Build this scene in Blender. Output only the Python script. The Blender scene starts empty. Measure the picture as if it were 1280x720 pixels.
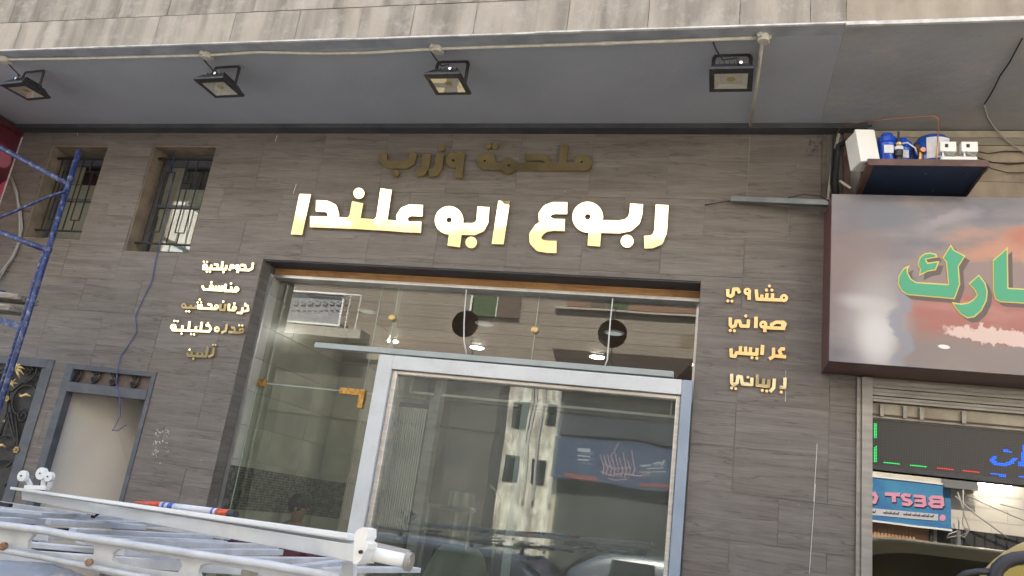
import bpy, math, random, numpy as np
from mathutils import Vector, Matrix
from mathutils.geometry import tessellate_polygon
random.seed(7)
SC = bpy.context.scene
COL = SC.collection
R = math.radians

# ------------------------------------------------------------------ camera
F = np.array([-0.26458821, 0.9231177, 0.27901037])
RT = np.array([0.9628207, 0.23651933, 0.13051784])
UP = np.array([-0.05449198, -0.30317045, 0.95137706])
CAM = np.array([0.0, -6.0, 1.75])
FP = 980.0
cd = bpy.data.cameras.new('camera'); cam = bpy.data.objects.new('camera', cd); COL.objects.link(cam)
cd.sensor_width = 36; cd.lens = FP / 1280 * 36; cd.clip_start = .05; cd.clip_end = 3000
m = Matrix.Identity(4)
for i in range(3):
    m[i][0] = RT[i]; m[i][1] = UP[i]; m[i][2] = -F[i]; m[i][3] = CAM[i]
cam.matrix_world = m
SC.camera = cam

# ------------------------------------------------------------------ light
SUN_EL = 60.0
w = bpy.data.worlds.new('World'); SC.world = w; w.use_nodes = True
nt = w.node_tree; bg = nt.nodes['Background']
sk = nt.nodes.new('ShaderNodeTexSky'); sk.sky_type = 'NISHITA'; sk.sun_disc = False
sk.sun_elevation = R(SUN_EL); sk.sun_rotation = R(0); sk.air_density = 1.0; sk.dust_density = 2.0
nt.links.new(sk.outputs[0], bg.inputs[0]); bg.inputs[1].default_value = 0.105
sl = bpy.data.lights.new('sun', 'SUN'); sl.energy = 5.0; sl.angle = R(.5); sl.color = (1, .95, .86)
so = bpy.data.objects.new('sun', sl); COL.objects.link(so); so.location = (0, 30, 40)
so.rotation_euler = (-R(90 - SUN_EL), 0, R(0))
SC.view_settings.view_transform = 'Standard'; SC.view_settings.look = 'None'
SC.view_settings.gamma = 1.0; SC.view_settings.exposure = 2.35
SC.cycles.max_bounces = 9; SC.cycles.diffuse_bounces = 4; SC.cycles.glossy_bounces = 5
SC.cycles.transparent_max_bounces = 12; SC.cycles.transmission_bounces = 4
SC.cycles.sample_clamp_indirect = 6; SC.cycles.blur_glossy = .5; SC.cycles.caustics_reflective = False

# ------------------------------------------------------------------ rays to points on the place's own planes
def ray(x, y): return F + RT * (x - 640) / FP - UP * (y - 360) / FP
def on(ax, x, y, v):
    d = ray(x, y); return Vector(CAM + d * (v - CAM[ax]) / d[ax])
def Y(x, y, v=0.0): return on(1, x, y, v)
def Z(x, y, v): return on(2, x, y, v)
def X(x, y, v): return on(0, x, y, v)
GY = 0.30          # plane of the shop glass
def mir(x, y, yo, gy=GY):                 # point on a wall across the street that the glass shows
    p = Y(x, y, 2 * gy - yo); return Vector((p.x, yo, p.z))

# ------------------------------------------------------------------ materials
def nn(t, k, **kw):
    n = t.nodes.new(k)
    for a, b in kw.items(): setattr(n, a, b)
    return n
def mk(name, col, rough=.6, metal=0., col2=None, scale=6., stretch=(1, 1, 1), detail=6, lo=.35, hi=.65,
       bump=0., bscale=None, rnd=0., spec=.5, emis=None, estr=0., coat=0., dirt=None, dscale=2., damt=.5):
    mt = bpy.data.materials.new(name); mt.use_nodes = True; t = mt.node_tree; b = t.nodes['Principled BSDF']
    L = t.links.new
    b.inputs['Roughness'].default_value = rough; b.inputs['Metallic'].default_value = metal
    b.inputs['Specular IOR Level'].default_value = spec; b.inputs['Coat Weight'].default_value = coat
    c4 = (*col, 1)
    b.inputs['Base Color'].default_value = c4
    if emis: b.inputs['Emission Color'].default_value = (*emis, 1); b.inputs['Emission Strength'].default_value = estr
    geo = nn(t, 'ShaderNodeNewGeometry'); mp = nn(t, 'ShaderNodeMapping'); mp.inputs['Scale'].default_value = stretch
    L(geo.outputs['Position'], mp.inputs['Vector'])
    oi = nn(t, 'ShaderNodeObjectInfo')
    if rnd:
        ml = nn(t, 'ShaderNodeMath', operation='MULTIPLY'); ml.inputs[1].default_value = 37.
        L(oi.outputs['Random'], ml.inputs[0]); L(ml.outputs[0], mp.inputs['Location'])
    cur = None
    if col2:
        no = nn(t, 'ShaderNodeTexNoise'); no.inputs['Scale'].default_value = scale; no.inputs['Detail'].default_value = detail
        L(mp.outputs[0], no.inputs['Vector'])
        mr = nn(t, 'ShaderNodeMapRange'); mr.inputs[1].default_value = lo; mr.inputs[2].default_value = hi
        L(no.outputs['Fac'], mr.inputs[0])
        mx = nn(t, 'ShaderNodeMix', data_type='RGBA'); mx.inputs[6].default_value = c4; mx.inputs[7].default_value = (*col2, 1)
        L(mr.outputs[0], mx.inputs[0]); cur = mx.outputs[2]
    if dirt:
        no = nn(t, 'ShaderNodeTexNoise'); no.inputs['Scale'].default_value = dscale; no.inputs['Detail'].default_value = 8
        no.inputs['Roughness'].default_value = .7
        L(geo.outputs['Position'], no.inputs['Vector'])
        mr = nn(t, 'ShaderNodeMapRange'); mr.inputs[1].default_value = .5; mr.inputs[2].default_value = .7; mr.inputs[4].default_value = damt
        L(no.outputs['Fac'], mr.inputs[0])
        mx = nn(t, 'ShaderNodeMix', data_type='RGBA'); mx.inputs[7].default_value = (*dirt, 1)
        if cur: L(cur, mx.inputs[6])
        else: mx.inputs[6].default_value = c4
        L(mr.outputs[0], mx.inputs[0]); cur = mx.outputs[2]
    if rnd:
        hs = nn(t, 'ShaderNodeHueSaturation')
        mr = nn(t, 'ShaderNodeMapRange'); mr.inputs[3].default_value = 1 - rnd; mr.inputs[4].default_value = 1 + rnd
        L(oi.outputs['Random'], mr.inputs[0]); L(mr.outputs[0], hs.inputs['Value'])
        if cur: L(cur, hs.inputs['Color'])
        else: hs.inputs['Color'].default_value = c4
        cur = hs.outputs[0]
    if cur: L(cur, b.inputs['Base Color'])
    if bump:
        no = nn(t, 'ShaderNodeTexNoise'); no.inputs['Scale'].default_value = bscale or scale * 3; no.inputs['Detail'].default_value = 6
        L(mp.outputs[0], no.inputs['Vector'])
        bp = nn(t, 'ShaderNodeBump'); bp.inputs['Strength'].default_value = bump; bp.inputs['Distance'].default_value = .02
        L(no.outputs['Fac'], bp.inputs['Height']); L(bp.outputs[0], b.inputs['Normal'])
    return mt

def glassmat(name, base_refl, gain, tint=(.8, .84, .8), rough=0.0, wav=0.0, metal_tint=(1, 1, 1), dust=.02):
    mt = bpy.data.materials.new(name); mt.use_nodes = True; t = mt.node_tree; t.nodes.clear(); L = t.links.new
    out = nn(t, 'ShaderNodeOutputMaterial'); mx = nn(t, 'ShaderNodeMixShader')
    tr = nn(t, 'ShaderNodeBsdfTransparent'); tr.inputs[0].default_value = (*tint, 1)
    gl = nn(t, 'ShaderNodeBsdfGlossy'); gl.inputs['Roughness'].default_value = rough; gl.inputs[0].default_value = (*metal_tint, 1)
    ge = nn(t, 'ShaderNodeNewGeometry'); dt = nn(t, 'ShaderNodeVectorMath', operation='DOT_PRODUCT'); L(ge.outputs['Normal'], dt.inputs[0]); L(ge.outputs['Incoming'], dt.inputs[1])
    ab = nn(t, 'ShaderNodeMath', operation='ABSOLUTE'); L(dt.outputs['Value'], ab.inputs[0]); om = nn(t, 'ShaderNodeMath', operation='SUBTRACT'); om.inputs[0].default_value = 1; L(ab.outputs[0], om.inputs[1])
    pw = nn(t, 'ShaderNodeMath', operation='POWER'); pw.inputs[1].default_value = 5; L(om.outputs[0], pw.inputs[0])
    fr = nn(t, 'ShaderNodeMath', operation='MULTIPLY_ADD'); fr.inputs[1].default_value = .96; fr.inputs[2].default_value = .04; L(pw.outputs[0], fr.inputs[0])
    ma = nn(t, 'ShaderNodeMath', operation='MULTIPLY_ADD'); ma.inputs[1].default_value = gain; ma.inputs[2].default_value = base_refl
    ma.use_clamp = True
    L(fr.outputs[0], ma.inputs[0]); L(ma.outputs[0], mx.inputs[0]); L(tr.outputs[0], mx.inputs[1]); L(gl.outputs[0], mx.inputs[2])
    df_ = nn(t, 'ShaderNodeBsdfDiffuse'); df_.inputs[0].default_value = (.6, .59, .56, 1)
    nd = nn(t, 'ShaderNodeTexNoise'); nd.inputs['Scale'].default_value = 2.3; nd.inputs['Detail'].default_value = 10; nd.inputs['Roughness'].default_value = .75; nd.inputs['Distortion'].default_value = .8; L(ge.outputs['Position'], nd.inputs['Vector'])
    dm = nn(t, 'ShaderNodeMapRange'); dm.inputs[1].default_value = .35; dm.inputs[2].default_value = .75; dm.inputs[3].default_value = dust * .3; dm.inputs[4].default_value = dust * 1.8; L(nd.outputs['Fac'], dm.inputs[0])
    m9 = nn(t, 'ShaderNodeMixShader'); L(dm.outputs[0], m9.inputs[0]); L(mx.outputs[0], m9.inputs[1]); L(df_.outputs[0], m9.inputs[2])
    if wav:
        geo = nn(t, 'ShaderNodeNewGeometry'); no = nn(t, 'ShaderNodeTexNoise'); no.inputs['Scale'].default_value = 1.6; no.inputs['Detail'].default_value = 1
        L(geo.outputs['Position'], no.inputs['Vector']); bp = nn(t, 'ShaderNodeBump'); bp.inputs['Strength'].default_value = wav
        bp.inputs['Distance'].default_value = .05
        L(no.outputs['Fac'], bp.inputs['Height']); L(bp.outputs[0], gl.inputs['Normal'])
    L(m9.outputs[0], out.inputs[0]); return mt

def veined(name, c1, c2, c3, sx, sz, rough, rnd, chips=False):
    """porcelain tile or marble with long wavy veins running along x"""
    mt = bpy.data.materials.new(name); mt.use_nodes = True; t = mt.node_tree; b = t.nodes['Principled BSDF']; L = t.links.new
    b.inputs['Roughness'].default_value = rough; b.inputs['Specular IOR Level'].default_value = .45
    geo = nn(t, 'ShaderNodeNewGeometry'); oi = nn(t, 'ShaderNodeObjectInfo')
    ml = nn(t, 'ShaderNodeMath', operation='MULTIPLY'); ml.inputs[1].default_value = 53.; L(oi.outputs['Random'], ml.inputs[0])
    cb = nn(t, 'ShaderNodeCombineXYZ')
    for i in range(3): L(ml.outputs[0], cb.inputs[i])
    ad = nn(t, 'ShaderNodeVectorMath', operation='ADD'); L(geo.outputs['Position'], ad.inputs[0]); L(cb.outputs[0], ad.inputs[1])
    mp = nn(t, 'ShaderNodeMapping'); mp.inputs['Scale'].default_value = (sx, 1, sz); L(ad.outputs[0], mp.inputs[0])
    n1 = nn(t, 'ShaderNodeTexNoise'); n1.inputs['Scale'].default_value = 1; n1.inputs['Detail'].default_value = 8; n1.inputs['Roughness'].default_value = .62; n1.inputs['Distortion'].default_value = .6
    L(mp.outputs[0], n1.inputs[0])
    cr = nn(t, 'ShaderNodeValToRGB'); e = cr.color_ramp.elements; e[0].position = .3; e[0].color = (*c1, 1); e[1].position = .68; e[1].color = (*c3, 1)
    k = e.new(.5); k.color = (*c2, 1); L(n1.outputs['Fac'], cr.inputs[0])
    # thin dark vein lines
    n2 = nn(t, 'ShaderNodeTexNoise'); n2.inputs['Scale'].default_value = .8; n2.inputs['Detail'].default_value = 5; n2.inputs['Distortion'].default_value = .3
    L(mp.outputs[0], n2.inputs[0])
    s = nn(t, 'ShaderNodeMath', operation='SUBTRACT'); s.inputs[1].default_value = .5; L(n2.outputs['Fac'], s.inputs[0])
    a = nn(t, 'ShaderNodeMath', operation='ABSOLUTE'); L(s.outputs[0], a.inputs[0])
    mr = nn(t, 'ShaderNodeMapRange'); mr.inputs[1].default_value = 0; mr.inputs[2].default_value = .014; mr.inputs[3].default_value = .62; mr.inputs[4].default_value = 0
    L(a.outputs[0], mr.inputs[0])
    mx = nn(t, 'ShaderNodeMix', data_type='RGBA'); L(mr.outputs[0], mx.inputs[0]); L(cr.outputs[0], mx.inputs[6]); mx.inputs[7].default_value = (c1[0] * .55, c1[1] * .52, c1[2] * .5, 1)
    # fine combed grain
    mg = nn(t, 'ShaderNodeMapping'); mg.inputs['Scale'].default_value = (sx * 5, 1, sz * 9); L(ad.outputs[0], mg.inputs[0])
    ng = nn(t, 'ShaderNodeTexNoise'); ng.inputs['Detail'].default_value = 4; ng.inputs['Scale'].default_value = 1; L(mg.outputs[0], ng.inputs[0])
    gr = nn(t, 'ShaderNodeMapRange'); gr.inputs[1].default_value = .3; gr.inputs[2].default_value = .7; gr.inputs[3].default_value = .84; gr.inputs[4].default_value = 1.14; L(ng.outputs['Fac'], gr.inputs[0])
    gx = nn(t, 'ShaderNodeVectorMath', operation='SCALE'); L(mx.outputs[2], gx.inputs[0]); L(gr.outputs[0], gx.inputs['Scale'])
    # broad wipe marks of dust and cement
    n3 = nn(t, 'ShaderNodeTexNoise'); n3.inputs['Scale'].default_value = 1.7; n3.inputs['Detail'].default_value = 9; n3.inputs['Roughness'].default_value = .75
    L(geo.outputs['Position'], n3.inputs[0])
    m3 = nn(t, 'ShaderNodeMapRange'); m3.inputs[1].default_value = .48; m3.inputs[2].default_value = .75; m3.inputs[4].default_value = .42; L(n3.outputs['Fac'], m3.inputs[0])
    m4 = nn(t, 'ShaderNodeMix', data_type='RGBA'); L(m3.outputs[0], m4.inputs[0]); L(gx.outputs[0], m4.inputs[6]); m4.inputs[7].default_value = (c3[0] * 1.25, c3[1] * 1.27, c3[2] * 1.3, 1)
    cur = m4.outputs[2]
    if chips:   # small white specks of plaster
        n5 = nn(t, 'ShaderNodeTexNoise'); n5.inputs['Scale'].default_value = 26; n5.inputs['Detail'].default_value = 3; L(geo.outputs['Position'], n5.inputs[0])
        m5 = nn(t, 'ShaderNodeMapRange'); m5.inputs[1].default_value = .735; m5.inputs[2].default_value = .76; m5.inputs[4].default_value = .6; L(n5.outputs['Fac'], m5.inputs[0])
        m6 = nn(t, 'ShaderNodeMix', data_type='RGBA'); L(m5.outputs[0], m6.inputs[0]); L(cur, m6.inputs[6]); m6.inputs[7].default_value = (.4, .39, .37, 1); cur = m6.outputs[2]
    hs = nn(t, 'ShaderNodeHueSaturation'); mr = nn(t, 'ShaderNodeMapRange'); mr.inputs[3].default_value = 1 - rnd; mr.inputs[4].default_value = 1 + rnd
    L(oi.outputs['Random'], mr.inputs[0]); L(mr.outputs[0], hs.inputs['Value']); L(cur, hs.inputs['Color']); L(hs.outputs[0], b.inputs['Base Color'])
    bp = nn(t, 'ShaderNodeBump'); bp.inputs['Strength'].default_value = .25; bp.inputs['Distance'].default_value = .006
    L(n1.outputs['Fac'], bp.inputs['Height']); L(bp.outputs[0], b.inputs['Normal'])
    r2 = nn(t, 'ShaderNodeMapRange'); r2.inputs[3].default_value = rough - .1; r2.inputs[4].default_value = rough + .15; L(n3.outputs['Fac'], r2.inputs[0]); L(r2.outputs[0], b.inputs['Roughness'])
    return mt

M = {}
M['tile'] = veined('wood_grain_tile', (.128, .110, .095), (.172, .150, .132), (.213, .190, .170), 1.1, 15, .5, .045, True)
M['grout'] = mk('grout', (.36, .34, .31), .9, col2=(.13, .12, .11), scale=1.3, lo=.42, hi=.58)
M['limestone'] = mk('streaked_limestone', (.47, .41, .33), .85, col2=(.235, .205, .165), scale=1.0, stretch=(6.5, 6.5, .8), detail=12, lo=.40, hi=.68, bump=.6, bscale=34, rnd=.035, dirt=(.56, .52, .46), dscale=7, damt=.6)
M['limestone_tan'] = mk('tan_limestone', (.47, .395, .30), .85, col2=(.33, .27, .2), scale=1.1, stretch=(5, 5, .7), bump=.35, bscale=60, rnd=.06, dirt=(.22, .19, .16), dscale=4)
M['corner_stone'] = mk('dusty_corner_stone', (.17, .145, .115), .9, col2=(.11, .095, .08), scale=8)
M['rear_shade'] = mk('painted_rear_shade', (.045, .05, .047), .6, col2=(.07, .075, .07), scale=2)
M['mortar'] = mk('mortar', (.31, .275, .23), .95)
M['soffit'] = mk('grey_soffit_paint', (.40, .425, .48), .6, col2=(.375, .395, .445), scale=2.2, bump=.18, bscale=14, dirt=(.44, .45, .47), dscale=3.2, damt=.15)
M['soffit_lip'] = mk('soffit_lip_paint', (.40, .42, .47), .6, col2=(.28, .30, .34), scale=5, bump=.3, bscale=30)
M['soffit_brown'] = mk('stained_grey_soffit', (.38, .40, .445), .6, col2=(.31, .315, .335), scale=1.8, bump=.3, bscale=18, dirt=(.46, .42, .37), dscale=2.2, damt=.6)
M['trim_dark'] = mk('dark_grey_trim', (.042, .045, .052), .6, col2=(.07, .072, .078), scale=5)
M['white_edge'] = mk('white_plaster_edge', (.75, .73, .69), .8, col2=(.5, .48, .45), scale=12)
M['pvc'] = mk('aged_white_pvc', (.62, .60, .52), .5, col2=(.5, .47, .4), scale=14)
M['black_metal'] = mk('black_metal', (.018, .019, .022), .42, col2=(.035, .035, .038), scale=20)
M['iron'] = mk('wrought_iron', (.014, .013, .012), .5, col2=(.035, .027, .02), scale=30, bump=.2, bscale=90)
M['reflector'] = mk('lamp_reflector', (.85, .82, .74), .35, .2)
M['yellow_led'] = mk('yellow_chip', (.6, .45, .08), .5)
M['gold'] = mk('polished_gold_steel', (.97, .82, .50), .06, 1.0, col2=(.94, .76, .42), scale=9, bump=.09, bscale=2.5)
M['gold_soffit_shade'] = mk('gold_steel_soffit_shade', (.70, .54, .27), .09, 1.0, col2=(.60, .45, .21), scale=9)  # darker gold paints in the dim soffit mirrored by the top row
M['brass'] = mk('brushed_brass', (.62, .38, .13), .35, .9, col2=(.36, .19, .05), scale=40)
M['gold_paint'] = mk('gold_paint', (.55, .38, .13), .4, .6, col2=(.75, .6, .3), scale=40)
M['wood'] = mk('pine_lintel', (.56, .31, .12), .5, col2=(.40, .20, .075), scale=1.5, stretch=(3, 8, 40), bump=.15, dirt=(.2, .09, .03), dscale=7, damt=.6)
M['plank'] = mk('weathered_plank', (.45, .40, .33), .8, col2=(.2, .17, .14), scale=2, stretch=(3, 20, 20), bump=.5)
M['alu'] = mk('aluminium', (.62, .62, .62), .32, .85, col2=(.5, .5, .5), scale=9)
M['alu_white'] = mk('powder_coated_white_aluminium', (.72, .74, .74), .35, col2=(.66, .68, .68), scale=3, dirt=(.45, .44, .4), dscale=9, damt=.25, coat=.2)
M['alu_blue'] = mk('pale_blue_grey_aluminium', (.36, .42, .5), .35, col2=(.30, .36, .44), scale=3)
M['alu_inner'] = mk('brushed_inner_frame', (.78, .72, .64), .28, .45, col2=(.58, .55, .5), scale=6, stretch=(1, 1, 6))
M['track'] = mk('satin_teal_grey_rail', (.40, .45, .45), .35, .3, col2=(.34, .38, .38), scale=4)
M['white_beam'] = mk('white_enamel', (.83, .83, .80), .32, col2=(.76, .76, .72), scale=5, coat=.3, dirt=(.6, .58, .52), dscale=14, damt=.3)
M['white_plastic'] = mk('white_plastic', (.82, .82, .79), .4)
M['galv'] = mk('galvanised_steel', (.60, .62, .64), .6, .15, col2=(.42, .44, .46), scale=13, lo=.3, hi=.7, bump=.12, bscale=60, dirt=(.58, .58, .58), dscale=18, damt=.6)
M['rust'] = mk('rust', (.16, .07, .035), .9, col2=(.34, .22, .14), scale=60)
M['blue_tube'] = mk('chipped_blue_tube', (.016, .030, .115), .42, col2=(.022, .042, .15), scale=8, bump=.15, bscale=60, dirt=(.35, .36, .38), dscale=26, damt=.75)
M['jamb'] = mk('cream_plaster', (.30, .235, .17), .85, col2=(.20, .16, .12), scale=8, bump=.3)
M['frame_grey'] = mk('blue_grey_painted_frame', (.075, .082, .10), .5, col2=(.11, .118, .135), scale=4, stretch=(1, 1, 3), dirt=(.17, .17, .17), dscale=9, damt=.4)
M['stairwell'] = mk('stairwell_plaster', (.62, .57, .49), .85, col2=(.55, .5, .43), scale=2)
M['brown_panel'] = mk('brown_panel', (.09, .06, .045), .5, col2=(.13, .09, .07), scale=9)
M['beige_tile'] = mk('glossy_beige_tile', (.60, .58, .50), .22, col2=(.44, .42, .36), scale=2, rnd=.03)
M['mosaic'] = mk('grey_mosaic', (.10, .095, .085), .4, col2=(.26, .25, .22), scale=24, lo=.4, hi=.62)
M['tile_grout'] = mk('pale_grout', (.5, .48, .43), .8)
M['ceiling_plank'] = mk('brown_ceiling_plank', (.16, .105, .07), .5, col2=(.12, .075, .048), scale=2, stretch=(2, 20, 1), rnd=.12)
M['floor_in'] = mk('pale_floor_tile', (.42, .4, .36), .2)
M['light'] = mk('lit_downlight', (.9, .9, .9), .5, emis=(1, .97, .9), estr=52)
M['light_off_glow'] = mk('unlit_downlight_painted_glow', (.55, .62, .63), .3, emis=(.8, .9, .9), estr=.06)  # faint emission painted in so the unlit diffuser looks pale
M['glass'] = glassmat('shop_glass', .035, 1.3, (.84, .85, .81), wav=.008)
M['glass_door'] = glassmat('door_glass', .02, 1.0, (.84, .87, .82), wav=.006)
M['glass_case'] = glassmat('display_glass', .05, 1.2, (.82, .86, .83), wav=.03, dust=.05)
M['glass_film'] = glassmat('mirror_film_glass', .17, .5, (.3, .3, .3), wav=.006, metal_tint=(.97, .95, .9))
M['glass_window'] = glassmat('window_glass', .03, 1.2, (.88, .9, .88), wav=.02)
M['glass_car'] = glassmat('car_glass', .08, 1.5, (.18, .2, .2))
M['glass_lens'] = glassmat('lamp_lens_glass', .04, 1., (.97, .97, .96))
M['pale_rib'] = mk('pale_metal_rib', (.72, .68, .6), .35, .2)
M['glass_edge'] = mk('polished_glass_edge', (.55, .66, .58), .2)
M['dark_room'] = mk('dark_room_wall', (.05, .045, .04), .8)
M['maroon'] = mk('maroon_sign_metal', (.09, .02, .025), .35, col2=(.12, .035, .04), scale=4, stretch=(1, 1, 6), dirt=(.2, .1, .1), dscale=14, damt=.4)
M['wood_maroon'] = mk('maroon_wood_grain_metal', (.17, .065, .06), .38, col2=(.08, .03, .03), scale=3, stretch=(2, 20, 12), lo=.4, hi=.6, dirt=(.22, .15, .14), dscale=10, damt=.3)
M['brown_angle'] = mk('brown_primer_steel', (.15, .085, .07), .6, col2=(.09, .05, .04), scale=9)
M['navy'] = mk('navy_board', (.02, .04, .10), .6, col2=(.015, .028, .065), scale=5)
M['blue_tank'] = mk('blue_tank_paint', (.012, .09, .48), .22, coat=.5)
M['blue_can'] = mk('clear_blue_housing', (.01, .07, .5), .15, coat=.4)
M['white_label'] = mk('white_label', (.75, .75, .76), .5, col2=(.6, .6, .66), scale=20)
M['copper'] = mk('copper', (.55, .25, .14), .3, .9)
M['cable'] = mk('black_cable', (.02, .02, .022), .6)
M['cable_brown'] = mk('brown_cable', (.13, .06, .05), .5)
M['cable_blue'] = mk('blue_cable', (.06, .09, .3), .5)
M['cable_grey'] = mk('grey_cable', (.35, .34, .32), .6)
M['bar_grey'] = mk('grey_square_tube', (.17, .19, .20), .4, .4, col2=(.24, .26, .27), scale=6)
M['green'] = mk('sign_green', (.06, .36, .19), .4); M['yellow'] = mk('sign_yellow', (.72, .58, .12), .4); M['sh'] = mk('sign_shadow_print', (.13, .095, .085), .5)
M['alu_old'] = mk('weathered_aluminium', (.36, .34, .31), .5, .4, col2=(.28, .26, .23), scale=5, stretch=(1, 1, 6))
M['cream'] = mk('cream_paint', (.5, .46, .36), .6, col2=(.36, .31, .24), scale=7)
M['fg_green'] = mk('led_green', (.01, .2, .05), .5, emis=(.01, .9, .16), estr=.3); M['fg_red'] = mk('led_red', (.2, .02, .01), .5, emis=(1, .04, .02), estr=.26); M['fg_blue'] = mk('led_blue', (.005, .03, .2), .5, emis=(.005, .13, 1), estr=.5)
M['asphalt'] = mk('asphalt', (.17, .16, .145), .9, col2=(.22, .205, .185), scale=30, bump=.4, bscale=160)
M['paving'] = mk('concrete_paving', (.3, .29, .27), .85, col2=(.24, .23, .21), scale=6, bump=.2)
M['kerb'] = mk('kerb_stone', (.38, .37, .34), .85)
M['beige_wall'] = mk('beige_stone_cladding', (.29, .245, .195), .85, col2=(.24, .205, .165), scale=3, rnd=.08)
M['brown_stone'] = mk('dark_brown_stone', (.05, .047, .043), .8, col2=(.085, .078, .07), scale=1.5)
M['pane_tone_grey'] = mk('grey_green_pane_tone', (.42, .42, .35), .7)
M['umber_wall'] = mk('umber_stone_cladding', (.23, .18, .125), .85, col2=(.18, .14, .1), scale=3, rnd=.08)
M['cream_wall'] = mk('cream_block_wall', (.62, .57, .49), .85, col2=(.54, .49, .42), scale=2)
M['white_bounce'] = mk('white_wall_added_bounce', (.80, .78, .72), .85, col2=(.6, .57, .5), scale=1.3, stretch=(2, 2, .6))
M['stained_wall'] = mk('stained_rendered_wall', (.66, .63, .55), .85, col2=(.30, .27, .22), scale=1.2, stretch=(3.5, 1, .9), lo=.38, hi=.62, detail=10, dirt=(.12, .11, .09), dscale=1.7, damt=.8)
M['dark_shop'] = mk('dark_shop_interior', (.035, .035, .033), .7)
M['shutter'] = mk('roller_shutter', (.60, .38, .22), .5, .1, col2=(.5, .3, .17), scale=4)
M['shutter_grey'] = mk('grey_shutter', (.25, .25, .25), .5, .3)
M['sign_blue'] = mk('blue_sign', (.05, .17, .40), .4, col2=(.08, .33, .52), scale=1.2); M['sign_deep'] = mk('deep_blue_sign', (.030, .046, .095), .6)
M['dusty_pink'] = mk('dusty_pink', (.32, .22, .25), .6); M['pale_ink'] = mk('pale_ink', (.30, .32, .36), .6); M['dull_red'] = mk('dull_red', (.2, .05, .04), .6)
M['pink'] = mk('pink_letter', (.75, .34, .46), .5); M['lilac'] = mk('pale_lilac', (.55, .55, .6), .6); M['navy_ink'] = mk('navy_ink', (.03, .05, .12), .6)
M['red_stripe'] = mk('red_stripe', (.7, .05, .03), .5); M['ink'] = mk('black_ink', (.03, .03, .035), .6); M['grey_board'] = mk('grey_board', (.3, .3, .31), .6)
M['green_cloth'] = mk('green_awning_cloth', (.06, .10, .045), .8); M['orange_panel'] = mk('orange_panel', (.24, .13, .08), .7)
M['brown_awning'] = mk('dark_brown_awning', (.035, .022, .015), .7)
M['steel'] = mk('stainless_steel', (.55, .55, .53), .25, 1.0); M['plastic_wrap'] = mk('green_grey_cover', (.36, .42, .32), .5, bump=.6, bscale=9, col2=(.5, .54, .42), scale=5)
M['skin'] = mk('skin', (.30, .165, .10), .55); M['hair'] = mk('black_hair', (.008, .007, .007), .7, bump=.5, bscale=120); M['shirt'] = mk('dark_shirt', (.06, .06, .07), .9); M['trousers'] = mk('dark_trousers', (.03, .03, .035), .9); M['shoe'] = mk('black_shoe', (.015, .015, .015), .5)
M['silver'] = mk('pale_silver_car_paint', (.55, .60, .66), .25, .3, coat=.8); M['car_white'] = mk('white_car_paint', (.75, .76, .76), .25, coat=.8); M['car_yellow'] = mk('yellow_car_paint', (.62, .42, .055), .32, coat=.35, dirt=(.5, .38, .12), dscale=5, damt=.5)
M['car_dark'] = mk('dark_blue_grey_car_paint', (.05, .06, .075), .25, coat=.8)
M['tyre'] = mk('tyre', (.02, .02, .02), .8); M['rubber'] = mk('black_rubber', (.018, .018, .024), .45)
M['orange'] = mk('orange_print', (.75, .12, .03), .4, col2=(.6, .05, .02), scale=20); M['blue_print'] = mk('blue_print', (.03, .1, .5), .4)
M['cloth_red'] = mk('dark_red_cloth', (.10, .02, .03), .9, col2=(.05, .01, .015), scale=20, bump=.6)
M['sandpaint'] = mk('painted_render', (.4, .37, .32), .9)

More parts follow.
